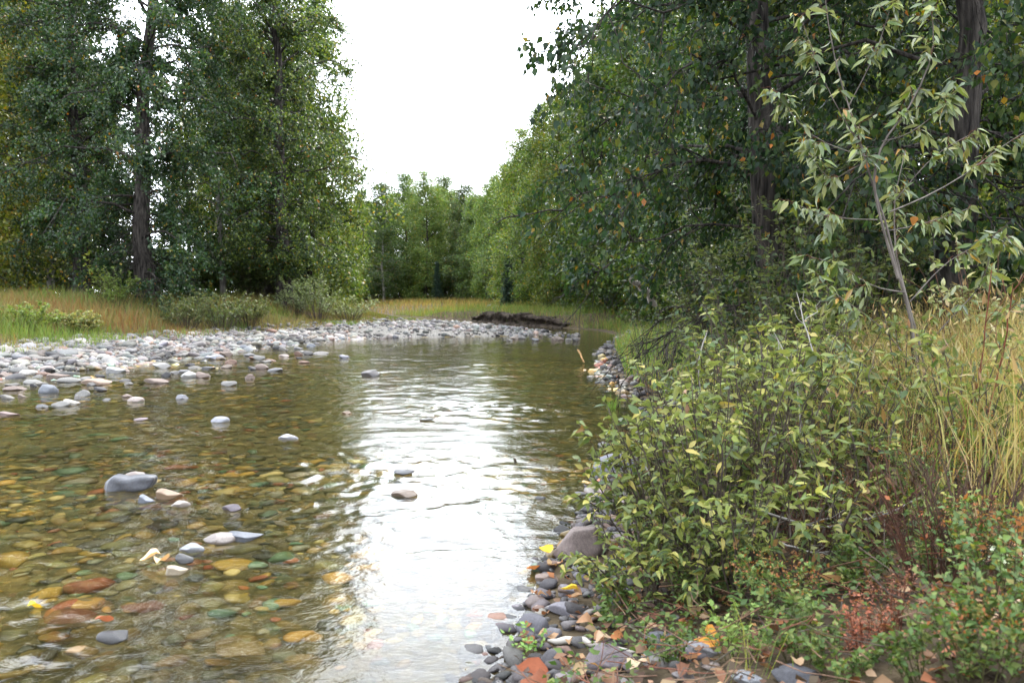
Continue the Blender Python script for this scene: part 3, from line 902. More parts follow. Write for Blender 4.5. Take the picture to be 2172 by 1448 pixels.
for px, d, k, s, c in [(730, 112, 0, .8, (1, 1.05, .9)), (758, 116, 2, .85, (1.1, 1.15, .9)), (795, 110, 0, .9, (1, 1.1, .9)), (840, 114, 2, 1.0, (1.1, 1.2, .9)), (880, 116, 0, 1.05, (1, 1.1, .9)), (922, 112, 2, 1.05, (1, 1.1, .9)),
        (962, 112, 0, 1.0, (1.1, 1.1, .9)), (995, 108, 2, .9, (1, 1.1, .9)), (1028, 102, 0, .88, (1, 1.1, .9)), (1060, 96, 2, .95, (1, 1.1, .9)), (1090, 90, 0, .95, (1, 1.1, .9)), (1125, 80, 2, 1.0, (1, 1.1, .9))]:
    bg(px, d, k, s, c, 'poplar_tree', 'tree standing behind the far row across the bend', 'trees behind the far row', s * 1.35)
# right side beyond the overhanging tree
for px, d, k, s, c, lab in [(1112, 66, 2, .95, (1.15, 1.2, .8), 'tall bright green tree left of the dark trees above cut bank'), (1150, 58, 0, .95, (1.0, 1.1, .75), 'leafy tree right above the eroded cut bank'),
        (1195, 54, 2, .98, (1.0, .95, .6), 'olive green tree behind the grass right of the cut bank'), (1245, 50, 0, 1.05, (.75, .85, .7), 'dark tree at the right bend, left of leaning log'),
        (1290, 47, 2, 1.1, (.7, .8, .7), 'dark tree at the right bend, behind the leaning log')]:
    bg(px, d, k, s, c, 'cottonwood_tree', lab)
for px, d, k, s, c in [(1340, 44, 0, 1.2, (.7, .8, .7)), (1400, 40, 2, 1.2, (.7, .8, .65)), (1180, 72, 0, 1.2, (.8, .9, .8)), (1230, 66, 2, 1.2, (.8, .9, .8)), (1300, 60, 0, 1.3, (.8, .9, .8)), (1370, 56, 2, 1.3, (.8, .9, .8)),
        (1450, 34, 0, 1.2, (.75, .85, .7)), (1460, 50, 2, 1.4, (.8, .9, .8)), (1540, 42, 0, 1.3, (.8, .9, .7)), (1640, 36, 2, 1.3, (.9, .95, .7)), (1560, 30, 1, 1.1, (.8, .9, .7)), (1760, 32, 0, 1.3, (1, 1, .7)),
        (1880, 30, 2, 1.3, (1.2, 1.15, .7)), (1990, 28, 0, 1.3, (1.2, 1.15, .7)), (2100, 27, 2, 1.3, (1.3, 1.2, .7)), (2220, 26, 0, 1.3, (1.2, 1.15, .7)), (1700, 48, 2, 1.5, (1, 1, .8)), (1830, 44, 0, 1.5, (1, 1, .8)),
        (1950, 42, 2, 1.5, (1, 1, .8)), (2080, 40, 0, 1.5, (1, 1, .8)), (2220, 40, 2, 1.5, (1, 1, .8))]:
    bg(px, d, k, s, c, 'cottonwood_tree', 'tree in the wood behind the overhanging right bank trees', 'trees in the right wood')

# --- the overhanging trees of the right bank, leaf by leaf
def near_tree(t, name, loc, rot, label, bark, color=(1, 1, 1), n_parts=300):
    r = thing(name, loc, label, 'tree', None, rot)
    p, M, s, tint = t['leaf']
    c, sn = math.cos(rot), math.sin(rot)
    wp = np.stack([p[:, 0] * c - p[:, 1] * sn + loc[0], p[:, 0] * sn + p[:, 1] * c + loc[1], p[:, 2] + loc[2]], -1)
    px = wp[:, 0] / np.maximum(wp[:, 1], .1); py = (wp[:, 2] - CAM_H) / np.maximum(wp[:, 1], .1)
    vis = (wp[:, 1] > 1) & (np.abs(px) < .62) & (py < .37) & (py > -.45)
    # leaves that would hang in front of the open river or the lens are not there
    drop = (wp[:, 1] < 5.5) | ((wp[:, 0] < 2.9) & (wp[:, 2] < 1.55 - .22 * (wp[:, 0] - 2.5) + .25 * np.sin(wp[:, 1] * 3))) | (wp[:, 0] < .1) | (wp[:, 2] < gh(wp[:, 0], wp[:, 1]) + .05)
    sc = np.where(vis & ~drop, s / wp[:, 1], 0)
    top = np.zeros(len(p), bool); top[np.argsort(-sc)[:n_parts]] = True
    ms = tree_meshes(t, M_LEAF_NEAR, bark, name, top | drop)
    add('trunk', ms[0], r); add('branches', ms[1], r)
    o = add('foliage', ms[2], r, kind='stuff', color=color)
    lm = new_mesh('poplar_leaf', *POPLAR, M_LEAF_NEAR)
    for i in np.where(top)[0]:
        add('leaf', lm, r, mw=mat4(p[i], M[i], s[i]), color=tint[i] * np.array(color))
    return r
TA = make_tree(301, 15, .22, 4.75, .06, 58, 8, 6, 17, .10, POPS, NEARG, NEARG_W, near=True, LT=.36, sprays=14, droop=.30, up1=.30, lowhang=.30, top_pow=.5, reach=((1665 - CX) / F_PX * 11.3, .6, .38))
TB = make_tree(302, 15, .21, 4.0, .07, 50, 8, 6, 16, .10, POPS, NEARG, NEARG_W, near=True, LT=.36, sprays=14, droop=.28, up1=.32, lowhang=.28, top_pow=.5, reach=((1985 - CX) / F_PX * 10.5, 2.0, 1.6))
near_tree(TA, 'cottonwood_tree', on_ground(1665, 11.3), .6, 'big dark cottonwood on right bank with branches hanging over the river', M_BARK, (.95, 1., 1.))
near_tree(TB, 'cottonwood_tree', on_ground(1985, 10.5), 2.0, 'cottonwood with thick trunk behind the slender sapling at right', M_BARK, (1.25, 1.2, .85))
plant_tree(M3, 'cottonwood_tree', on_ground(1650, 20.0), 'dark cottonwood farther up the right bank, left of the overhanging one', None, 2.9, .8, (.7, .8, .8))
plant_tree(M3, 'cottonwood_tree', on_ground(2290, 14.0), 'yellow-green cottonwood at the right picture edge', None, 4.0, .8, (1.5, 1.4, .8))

# two young spruces at the far bank
def spruce(px, d, H, label):
    rng = np.random.default_rng(int(px))
    r = thing('spruce_tree', on_ground(px, d), label, 'tree')
    tz = np.linspace(0, 1, 8)
    tr = np.stack([0 * tz, 0 * tz, tz * H - .2], -1)
    v, f_ = tubes(tr[None], (.08 * (1 - .9 * tz))[None], 8)
    add('trunk', new_mesh('spruce_trunk', v, f_, M_BARK, smooth=True), r)
    n = 110
    t = np.linspace(.04, .98, n); az = np.arange(n) * 2.399
    L = ((1 - t) * H * .17 + .10) * rng.uniform(.45, 1.25, n)
    s = np.linspace(0, 1, 5)
    dd = np.stack([np.cos(az), np.sin(az), np.full(n, -.05)], -1)
    lm = np.stack([0 * t, 0 * t, t * H - .1], -1)[:, None] + dd[:, None] * (L[:, None] * s)[..., None]
    lm[..., 2] -= (.35 * L)[:, None] * s ** 2
    v, f_ = tubes(lm, np.linspace(.02, .005, 5)[None].repeat(n, 0), 4)
    add('branches', new_mesh('spruce_branches', v, f_, M_BARK), r)
    p, td = pts_on(rng, lm, 60)
    m = len(p)
    p += rng.normal(size=p.shape) * .05
    ld = nrm(td + .8 * rng.normal(size=(m, 3)) + np.array([0, 0, -.2]))
    v, ff, tt = scatter(TINY, p, frames(ld, nrm(rng.normal(size=(m, 3)) + np.array([0, 0, 1.]))), np.stack([np.full(m, .16), np.full(m, .06), np.full(m, .1)], -1), palette(rng, m, [(.02, .045, .03), (.03, .06, .035)], [1, 1]))
    add('crown', new_mesh('spruce_crown', v, ff, M_NEEDLE, tt), r)
spruce(1078, 62, 4.2, 'small dark spruce standing on the cut bank')
spruce(928, 97, 5.0, 'slim dark spruce in front of the far tree row')

# ================================================================== grass
def blades(rng, pos, h, w, lean, tint):
    """tapered bent blades: one quad and one tip triangle each"""
    n = len(pos)
    a = rng.uniform(0, 2 * PI, n)
    side = np.stack([np.cos(a), np.sin(a), np.zeros(n)], -1)
    b = rng.uniform(0, 2 * PI, n)
    ln = np.stack([np.cos(b), np.sin(b), np.zeros(n)], -1) * (lean * h)[:, None]
    upv = np.array([0, 0, 1.])
    w2 = (w / 2)[:, None]
    base = pos - upv * .03
    mid = pos + upv * (h * .55)[:, None] + ln * .35
    tip = pos + upv * (h * rng.uniform(.85, 1, n))[:, None] + ln
    V = np.stack([base - side * w2, base + side * w2, mid + side * w2 * .75, mid - side * w2 * .75, tip], 1).reshape(-1, 3)
    o = (np.arange(n) * 5)[:, None]
    return V, [o + np.array([[0, 1, 2, 3]]), o + np.array([[3, 2, 4]])], np.repeat(tint, 5, 0)

GRASS_GOLD = [(.30, .22, .09), (.38, .29, .13), (.20, .135, .055), (.22, .21, .07), (.12, .15, .04)]
def grass_patch(name, seed, x, y, h, w, tint, label, lean=.35):
    rng = np.random.default_rng(seed)
    pos = np.stack([x, y, gh(x, y)], -1)
    v, ff, tt = blades(rng, pos, h, w, rng.uniform(.05, lean * 2, len(x)), tint)
    o = add(name, new_mesh(name, v, ff, M_GRASS, tt), kind='stuff')
    tag(o, label, 'grass')
    return o

# left meadow
rm = np.random.default_rng(51)
n = 100000
y = rm.uniform(13, 62, n); x = xg(y) + .4 - np.abs(rm.uniform(0, 1, n)) ** 1.3 * 16
e = xg(y) - x
ok = (np.abs(x / y) < .68) & (rm.uniform(0, 1, n) < .35 + .65 * sstep(-.3, 1.2, e + .6 * noise2(x, y, .9)))
x, y, e = x[ok], y[ok], e[ok]
nz = noise2(x, y, .55, 4.); nz2 = noise2(x, y, .25, 7.)
tint = palette(rm, len(x), [(.23, .18, .07), (.19, .175, .06), (.25, .15, .055), (.14, .165, .05)], [3, 3, 1.2, 3], .35)
grn = palette(rm, len(x), [(.10, .16, .035), (.13, .19, .04), (.16, .19, .05)], [1, 1, 1], .3)
rust = palette(rm, len(x), [(.22, .10, .04), (.20, .12, .05)], [1, 1], .3)
g = sstep(.0, .6, nz + .9 * (1 - sstep(.0, 2.6, e)) * (y < 30) - .1)
tint = np.where((rm.uniform(0, 1, len(x)) < g)[:, None], grn, tint)
tint = np.where((rm.uniform(0, 1, len(x)) < .5 * sstep(.2, .8, nz2))[:, None], rust, tint)
h = np.where(y > 34, .16 + .42 * sstep(.6, 6, e), .26 + .40 * sstep(.2, 3, e)) * rm.uniform(.5, 1.3, len(x)) * (1 + .25 * nz)
grass_patch('meadow_grass', 52, x, y, h, rm.uniform(.008, .022, len(x)), tint, 'golden, rusty and green meadow grass on the left bank')

# right golden grass
rq = np.random.default_rng(61)
n = 62000
y = rq.uniform(3.6, 17, n); x = xr(y) + 1.5 + rq.uniform(0, 1, n) ** .8 * 9
d_ = x - xr(y)
ok = (x / y < .72) & (rq.uniform(0, 1, n) < sstep(1.4, 2.6, d_ + .4 * noise2(x, y, .8))) & ((x / y > .30) | (rq.uniform(0, 1, n) < .35))
x, y = x[ok], y[ok]
nz = noise2(x, y, .7, 9.)
tint = palette(rq, len(x), GRASS_GOLD, [4, 4, 2, 2, 1], .3)
grn = palette(rq, len(x), [(.14, .20, .04), (.19, .22, .05)], [1, 1], .3)
tint = np.where((rq.uniform(0, 1, len(x)) < .35 * sstep(-.1, .7, nz))[:, None], grn, tint)
grass_patch('golden_grass', 62, x, y, rq.uniform(.45, 1.1, len(x)), rq.uniform(.004, .010, len(x)), tint, 'tall dry golden grass behind the sapling on the right bank', .4)

q = rq.choice(len(x), 2200, replace=False)
m = len(q)
tipz = rq.uniform(.55, 1.05, m)
pos = np.stack([x[q] + rq.normal(0, .12, m), y[q] + rq.normal(0, .12, m), gh(x[q], y[q]) + tipz], -1)
ld = nrm(rq.normal(size=(m, 3)) * .5 + np.array([0, 0, .6]))
sv, sf, st_ = scatter(BLADE3, pos, frames(ld, nrm(rq.normal(size=(m, 3)))), np.stack([rq.uniform(.05, .12, m), rq.uniform(.02, .045, m), np.full(m, .05)], -1), palette(rq, m, [(.34, .27, .14), (.24, .16, .08), (.17, .10, .05)], [2, 2, 1], .3))
tag(add('grass_seed', new_mesh('grass_seed', sv, sf, M_GRASS, st_), kind='stuff'), 'dry seed heads among the golden grass of the right bank', 'grass')

# far right bank, green
rf_ = np.random.default_rng(71)
n = 28000
y = rf_.uniform(12, 70, n); x = xr(y) + .35 + rf_.uniform(0, 1, n) ** 1.5 * 9
ok = (x / y < .45) & (rf_.uniform(0, 1, n) < .75)
x, y = x[ok], y[ok]
tint = palette(rf_, len(x), [(.11, .19, .04), (.15, .21, .05), (.20, .20, .06), (.28, .21, .07)], [4, 3, 2, 1.5], .3)
grass_patch('bank_grass', 72, x, y, rf_.uniform(.2, .6, len(x)), rf_.uniform(.01, .022, len(x)), tint, 'green grass on the right bank towards the bend')
# far meadow behind the bar
n = 17000
y = rf_.uniform(60, 110, n); x = rf_.uniform(-30, 14, n)
ok = ((x < xg(y)) | (x > xr(y) + .5)) & (np.abs(x / y) < .3)
x, y = x[ok], y[ok]
tint = palette(rf_, len(x), [(.14, .17, .05), (.30, .21, .07), (.20, .12, .04)], [2, 3, 1.5], .3)
grass_patch('far_grass', 73, x, y, rf_.uniform(.3, .8, len(x)), rf_.uniform(.02, .05, len(x)), tint, 'tawny grass below the far trees across the bend')

# ================================================================== shrubs
def make_shrub(rng, nst, H, spread, side, per_leaf, leaf_len, cols, w, lean=(0, 0), up=.0, hang=.2, stem_r=.006):
    a = rng.uniform(0, 6.28, nst)
    sp = spread * np.sqrt(rng.uniform(.02, 1, nst))
    hh = H * rng.uniform(.4, 1.22, nst)
    s = np.linspace(0, 1, 7)
    b0 = np.stack([np.cos(a) * sp * .25, np.sin(a) * sp * .25, np.full(nst, -.08)], -1)
    tip = np.stack([np.cos(a) * sp + lean[0], np.sin(a) * sp + lean[1], hh], -1)
    st = b0[:, None] * (1 - s[None, :, None]) + tip[:, None] * s[None, :, None]
    st[..., 2] += (.12 * H) * np.sin(s * PI)[None]
    st += rng.normal(size=st.shape) * .02 * H * s[None, :, None]
    tw = kids(rng, st, side, .3, .98, lambda u, l: .28 * l * (1.1 - u) + .06, .7, .35, 5, hang * .5)
    parts = [tubes(st, np.linspace(stem_r, stem_r * .35, 7)[None].repeat(nst, 0), 5 if stem_r < .008 else 3), tubes(tw, np.linspace(stem_r * .5, stem_r * .2, 5)[None].repeat(len(tw), 0), 3)]
    V_, F_ = merge(parts)
    p1, d1 = pts_on(rng, tw, per_leaf)
    p2, d2 = pts_on(rng, st[:, 3:], max(2, per_leaf))
    p = np.concatenate([p1, p2]); td = np.concatenate([d1, d2])
    n = len(p)
    out = nrm(rng.normal(size=(n, 3)) * np.array([1, 1, .4]))
    ld = nrm(.55 * td + out * .9 + np.array([0, 0, -hang]))
    ln = nrm(np.array([0, 0, 1.]) + .55 * rng.normal(size=(n, 3)))
    return (V_, F_), (p, frames(ld, ln), leaf_len * rng.uniform(.6, 1.2, n), palette(rng, n, cols, w, .25))

LEAF_ME = {}
_lv = np.random.default_rng(4)
def leaf_mesh(kind, mat):
    key = (kind, mat.name)
    if key not in LEAF_ME:
        LEAF_ME[key] = []
        rv = np.random.default_rng(77)
        for q in range(5):
            V0, F0 = leaf_template(kind)
            V1 = V0.copy()
            V1[:, 1] *= rv.uniform(.75, 1.15)
            V1[:, 1] += rv.uniform(-.12, .12) * V1[:, 0] ** 2                     # sideways sweep
            V1[:, 2] += rv.uniform(-.35, .12) * V1[:, 0] ** 2 + .03 * np.sin(V1[:, 0] * 9 + q * 2) # droop and wave
            V1[:, 2] += rv.uniform(-.5, .5) * V1[:, 0] * V1[:, 1]                  # twist
            V1[:, 2] += rv.uniform(-.4, 1.2) * np.abs(V1[:, 1])                    # fold
            LEAF_ME[key].append(new_mesh(kind + '_leaf', V1, F0, mat))
    return LEAF_ME[key][int(_lv.integers(5))]

def shrub(name, loc, seed, label, leaf_kind='oval', mat=None, n_parts=300, stem_col=(1, 1, 1), group=None, cat='shrub', **kw):
    rng = np.random.default_rng(seed)
    mat = mat or M_LEAF_WIL
    r = thing(name, loc, label, cat, group)
    (V_, F_), (p, M, s, tint) = make_shrub(rng, **kw)
    g = gh(p[:, 0] + loc[0], p[:, 1] + loc[1]) - loc[2]
    ok = p[:, 2] > np.maximum(g, -loc[2]) + .02
    p, M, s, tint = p[ok], M[ok], s[ok], tint[ok]
    add('stems', new_mesh('stems', V_, F_, M_TWIG, smooth=True), r, color=stem_col)
    d = p[:, 1] + loc[1]
    order = np.argsort(-s / d)
    for i in order[:n_parts]:
        add('leaf', leaf_mesh(leaf_kind, mat), r, mw=mat4(p[i], M[i], s[i]), color=tint[i])
    rest = order[n_parts:]
    if len(rest):
        v, ff, tt = scatter(BLADE3 if leaf_kind in ('oval', 'willow') else leaf_template(leaf_kind), p[rest], M[rest], s[rest], tint[rest])
        add('foliage', new_mesh('foliage', v, ff, mat, tt), r, kind='stuff')
    return r

WCOL = [(.11, .145, .035), (.17, .19, .042), (.25, .245, .06), (.06, .095, .028), (.34, .30, .08), (.20, .11, .04)]
WW = [4, 4, 2.6, 2.6, 1.0, .4]
def gl(px, d):
    return on_ground(px, d)
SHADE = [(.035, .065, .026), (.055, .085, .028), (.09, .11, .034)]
for k, (px, d, nst, H, sp, L, lean, lab) in enumerate([
        (1395, 4.7, 24, .66, .36, .072, (-.10, -.1), 'leafy willow leaning out over the water, nearest the mid stream'),
        (1450, 4.3, 22, .80, .40, .070, (-.10, -.1), 'willow just right of the one leaning over the water'),
        (1520, 4.2, 28, .90, .42, .070, (-.05, -.1), 'dense yellow-green willow in the middle of the foreground thicket'),
        (1610, 4.5, 24, .95, .42, .072, (0, -.1), 'dense willow right of the middle of the foreground thicket'),
        (1530, 5.4, 28, 1.0, .5, .074, (-.1, 0), 'upright willow behind the middle of the thicket, waterside'),
        (1640, 5.6, 28, 1.1, .5, .074, (0, 0), 'upright willow behind the middle of the thicket, landside'),
        (1700, 5.0, 22, 1.0, .45, .074, (0, 0), 'willow at the right end of the foreground thicket'),
        (1560, 6.9, 26, 1.15, .6, .076, (-.1, 0), 'taller willow at the back left of the foreground thicket'),
        (1690, 7.0, 26, 1.2, .6, .076, (0, 0), 'taller willow at the back right of the foreground thicket'),
        (1780, 6.2, 18, 1.0, .45, .076, (0, 0), 'willow shoots behind the thicket, left of the sapling foot'),
        (1365, 3.95, 14, .42, .30, .060, (-.12, -.05), 'low sparse willow above the shore stones'),
        (1850, 4.1, 16, .55, .40, .066, (0, 0), 'low willow below the hooked branch, left of the rusty herbs'),
        (1800, 4.9, 20, .80, .45, .070, (0, 0), 'willow between the thicket and the sapling foot'),
        (1580, 3.75, 16, .50, .40, .060, (-.05, 0), 'low willow in front of the dense middle willows'),
        (1450, 3.8, 14, .42, .34, .058, (-.08, 0), 'low willow above the light rounded stone'),
        (2060, 4.6, 16, .75, .45, .075, (0, 0), 'thin willow in front of the golden grass near the right edge'),
        (1960, 5.6, 14, .9, .4, .075, (0, 0), 'thin willow just behind the sapling foot'),
        (1700, 3.8, 16, .50, .40, .062, (0, 0), 'low willow at the foot of the thicket, above the yellow rosettes')]):
    shrub('willow_shrub', gl(px, d), 1 + k, lab, nst=nst, H=H, spread=sp, side=5, per_leaf=4, leaf_len=L, cols=WCOL, w=WW, lean=lean)
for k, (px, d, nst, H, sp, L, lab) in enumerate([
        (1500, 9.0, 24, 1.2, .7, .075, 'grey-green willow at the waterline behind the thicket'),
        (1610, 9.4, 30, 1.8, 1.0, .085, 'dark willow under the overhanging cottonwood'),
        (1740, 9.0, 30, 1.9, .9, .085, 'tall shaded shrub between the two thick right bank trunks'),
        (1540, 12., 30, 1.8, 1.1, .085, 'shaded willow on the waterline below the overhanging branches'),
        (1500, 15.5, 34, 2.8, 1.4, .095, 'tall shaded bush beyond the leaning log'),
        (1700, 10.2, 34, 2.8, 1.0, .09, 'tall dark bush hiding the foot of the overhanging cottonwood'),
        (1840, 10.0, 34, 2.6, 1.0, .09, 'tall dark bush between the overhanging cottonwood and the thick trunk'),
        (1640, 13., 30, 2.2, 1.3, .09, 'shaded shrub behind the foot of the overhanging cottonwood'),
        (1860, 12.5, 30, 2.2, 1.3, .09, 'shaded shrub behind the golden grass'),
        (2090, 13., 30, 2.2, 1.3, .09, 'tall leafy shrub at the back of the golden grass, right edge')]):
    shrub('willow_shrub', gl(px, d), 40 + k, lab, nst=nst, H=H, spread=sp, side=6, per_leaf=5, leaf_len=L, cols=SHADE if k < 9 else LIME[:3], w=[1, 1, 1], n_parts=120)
shrub('willow_shrub', gl(1390, 13.), 10, 'small leaved grey shrub by the leaning broken log', nst=26, H=1.3, spread=.9, side=5, per_leaf=5, leaf_len=.05, cols=[(.10, .13, .07), (.13, .15, .08)], w=[1, 1], n_parts=0, leaf_kind='blade3')
shrub('willow_shrub', gl(2080, 7.2), 12, 'pale leaved shrub in the golden grass right of sapling', nst=16, H=1.25, spread=.6, side=4, per_leaf=4, leaf_len=.095, cols=[(.24, .26, .10), (.18, .22, .07), (.30, .30, .12)], w=[1, 1, 1], mat=M_LEAF_SAP, stem_col=(1.1, .7, .5))
# bare brushwood that fills the hollows of the thicket
for k, (px, d, H, sp, col, lab) in enumerate([
        (1560, 4.0, .5, .5, (.8, .8, .8), 'tangle of bare grey twigs low in the thicket'),
        (1760, 4.0, .5, .5, (1.2, .7, .6), 'tangle of bare brown twigs left of the rusty herbs'),
        (2010, 3.3, .45, .4, (1.0, .55, .42), 'tangle of bare reddish stems in the bottom right hollow'),
        (1450, 4.6, .7, .5, (1.1, 1., .9), 'bare grey brush in the waterside part of the thicket'),
        (1650, 4.7, .8, .5, (.9, .8, .7), 'bare grey brush in the landside part of the thicket'),
        (2100, 3.2, .5, .4, (.8, .6, .5), 'bare brown brush at the right edge, low down'),
        (1900, 4.6, .6, .5, (1.0, .7, .5), 'bare brown brush around the sapling foot')]):
    rng = np.random.default_rng(80 + k)
    r = thing('brushwood', gl(px, d), lab, 'brush')
    (V_, F_), _x = make_shrub(rng, 34, H, sp, 5, 1, .03, WCOL, WW, stem_r=.004)
    add('twigs', new_mesh('brush_twigs', V_, F_, M_TWIG, smooth=True), r, color=col, kind='stuff')
# left bank shrubs, beyond leaf by leaf distance
LB = [(676, 36.5, 1.7, 1.5, [(.17, .22, .10), (.22, .26, .13), (.13, .18, .08)], 'pale green shrub at foot of the right end cottonwood'),
      (740, 39, 1.0, 1.6, [(.19, .23, .11), (.24, .27, .13)], 'low pale green shrub at the tip of the left meadow'),
      (628, 37.5, 1.5, 1.0, [(.15, .20, .08), (.20, .24, .11)], 'pale green shrub left of the largest pale shrub'),
      (470, 30.5, 1.3, 1.3, [(.08, .12, .04), (.12, .15, .05), (.10, .11, .05)], 'dark green shrub below the thin trees, near the gravel'),
      (530, 32, 1.0, 1.1, [(.11, .14, .05), (.15, .16, .06)], 'olive shrub right of the dark green shrub on the left bank'),
      (395, 29.5, 1.1, 1.1, [(.09, .12, .045), (.13, .14, .05)], 'olive brown shrub in front of the shaggy cottonwood'),
      (250, 31, 1.4, 1.2, [(.12, .18, .04), (.16, .21, .05)], 'bright green shrub between the two left cottonwood trunks'),
      (160, 25, .6, .8, [(.16, .20, .06), (.24, .21, .07)], 'low yellow-green shrub in the meadow above the gravel'),
      (60, 24, .7, 1.0, [(.13, .20, .04), (.18, .22, .05)], 'low green shrub near the left edge above the gravel')]
for k, (px, d, H, sp, cols, lab) in enumerate(LB):
    shrub('shrub', gl(px, d), 500 + k, lab, leaf_kind='blade3', mat=M_LEAF, n_parts=0, nst=46, H=H, spread=sp, side=7, per_leaf=7, leaf_len=.085, cols=cols, w=[1] * len(cols), stem_r=.01)
shrub('yellow_sprout', gl(212, 34), 530, 'spray of bright yellow leaves by the tall dark trunk', leaf_kind='blade3', mat=M_LEAF, n_parts=0, nst=9, H=2.0, spread=.8, side=4, per_leaf=5, leaf_len=.14, cols=[(.34, .38, .05), (.28, .34, .06)], w=[1, 1], cat='plant')
# dark understorey inside the woods
bush0 = []
for q in range(3):
    rng = np.random.default_rng(650 + q)
    (V_, F_), (p_, M_, s_, t_) = make_shrub(rng, 50, 2.6, 1.7, 7, 8, .17, [(.05, .085, .027), (.075, .11, .03), (.11, .13, .035)], [1, 1, 1], stem_r=.012)
    v, ff, tt = scatter(TINY, p_, M_, s_, t_)
    bush0.append((new_mesh('bush_stems', V_, F_, M_TWIG), new_mesh('bush_foliage', v, ff, M_LEAF, tt)))
ru = np.random.default_rng(91)
for k in range(30):
    left = k < 18
    px = ru.uniform(-60, 700) if left else ru.uniform(1480, 2200)
    d = ru.uniform(41, 60) if left else ru.uniform(20, 34)
    lab, grp = (('dark bush in the shade under the left wood', 'bushes under the left wood') if left else ('dark bush in the shade under the right wood', 'bushes under the right wood'))
    r = thing('woodland_bush', gl(px, d), lab, 'bush', grp, ru.uniform(0, 6.28), ru.uniform(.8, 1.15))
    add('stems', bush0[k % 3][0], r); add('foliage', bush0[k % 3][1], r, kind='stuff')
for k, (px, d, sc_) in enumerate([(700, 88, 1.4), (740, 100, 1.5), (790, 100, 1.6), (840, 104, 1.7), (885, 102, 1.6), (930, 106, 1.7), (965, 100, 1.6), (1000, 96, 1.5), (1035, 90, 1.5), (1060, 80, 1.4), (1100, 72, 1.4), (1140, 64, 1.3), (1180, 60, 1.3),
        (1220, 58, 1.3), (1265, 54, 1.3), (1310, 52, 1.3), (1360, 48, 1.3), (1410, 44, 1.3), (1450, 40, 1.2), (770, 120, 2.2), (860, 124, 2.2), (950, 122, 2.2), (1030, 114, 2.0), (1110, 95, 2.0), (1170, 84, 1.8), (1240, 76, 1.8), (1320, 68, 1.8), (1400, 60, 1.6), (660, 80, 1.6), (610, 70, 1.5), (560, 66, 1.5)]):
    r = thing('woodland_bush', gl(px, d), 'dark bush at the foot of the trees across the bend', 'bush', 'bushes at the foot of the far trees', k * 1.3, sc_)
    add('stems', bush0[k % 2][0], r); add('foliage', bush0[k % 2][1], r, kind='stuff')

# ------------------------------------------------------------------ ground cover of the near right bank
rk = np.random.default_rng(1501)
n = 7000
y = rk.uniform(2.2, 9, n); x = xr(y) + rk.uniform(0, 1, n) ** .7 * 3.6 + .12
ok = (np.abs(x / y) < .75)
x, y = x[ok], y[ok]; n = len(x)
pos = np.stack([x, y, gh(x, y) + .006 + rk.uniform(0, .035, n)], -1)
v, ff, tt = scatter(BLADE3, pos, rot_frames(rk, n, .5), np.stack([rk.uniform(.02, .075, n)] * 3, -1) * np.array([1, 1.5, 1]), palette(rk, n, [(.20, .12, .07), (.30, .19, .11), (.12, .07, .045), (.26, .11, .05), (.07, .05, .035)], [3, 2, 3, 1.5, 3], .3))
tag(add('leaf_litter', new_mesh('leaf_litter', v, ff, M_DEADLEAF, tt), kind='stuff'), 'brown leaf litter on the ground of the near right bank', 'leaf litter')
n = 15000
y = rk.uniform(2.4, 7.5, n); x = xr(y) + .45 + rk.uniform(0, 1, n) * 3.4
ok = (np.abs(x / y) < .75) & (rk.uniform(0, 1, n) < sstep(-.1, .5, noise2(x, y, 1.6, 3.)))
x, y = x[ok], y[ok]; n = len(x)
pos = np.stack([x, y, gh(x, y) + rk.uniform(.01, .16, n)], -1)
ld = nrm(rk.normal(size=(n, 3)) * np.array([1, 1, .4]) + np.array([0, 0, .25]))
v, ff, tt = scatter(BLADE3, pos, frames(ld, nrm(rk.normal(size=(n, 3)) * .5 + np.array([0, 0, 1.]))), rk.uniform(.015, .045, n), palette(rk, n, [(.05, .095, .025), (.08, .125, .03), (.12, .14, .035), (.22, .11, .04)], [3, 3, 1.5, .5], .3))
tag(add('ground_herbs', new_mesh('ground_herbs', v, ff, M_HERB, tt), kind='stuff'), 'low green herbs carpeting the near right bank', 'herbs')
n = 1500
y = rk.uniform(2.4, 8, n); x = xr(y) + .5 + rk.uniform(0, 1, n) * 3.6
a_ = rk.uniform(0, 6.28, n); L_ = rk.uniform(.08, .4, n)
q = np.linspace(-.5, .5, 4)
P_ = np.stack([x, y, gh(x, y) + rk.uniform(.02, .2, n)], -1)[:, None] + np.stack([np.cos(a_), np.sin(a_), rk.normal(0, .3, n)], -1)[:, None] * (L_[:, None] * q)[..., None]
P_ += rk.normal(size=P_.shape) * .012
v, f_ = tubes(P_, np.linspace(.003, .0012, 4)[None].repeat(n, 0), 3)
tag(add('dead_twigs', new_mesh('dead_twigs', v, f_, M_TWIG, np.repeat(palette(rk, n, [(1, 1, 1), (1.8, 1.3, 1), (1.6, .8, .6)], [1, 1, 1]), 12, 0)), kind='stuff'), 'fine dead twigs littering the near right bank', 'twigs')

# ================================================================== the slender sapling
def poly(pts, d, k=9, dz=0.0):
    """smooth world polyline through picture points at depth d (d may vary along it)"""
    pts = np.array(pts, float)
    dd = np.linspace(d[0], d[1], len(pts)) if isinstance(d, tuple) else np.full(len(pts), d)
    w = np.array([at_d(a, b, q) for (a, b), q in zip(pts, dd)])
    t = np.linspace(0, 1, len(w)); tt = np.linspace(0, 1, k)
    out = np.stack([np.interp(tt, t, w[:, i]) for i in range(3)], -1)
    sm = out.copy(); sm[1:-1] = .25 * out[:-2] + .5 * out[1:-1] + .25 * out[2:]
    return sm

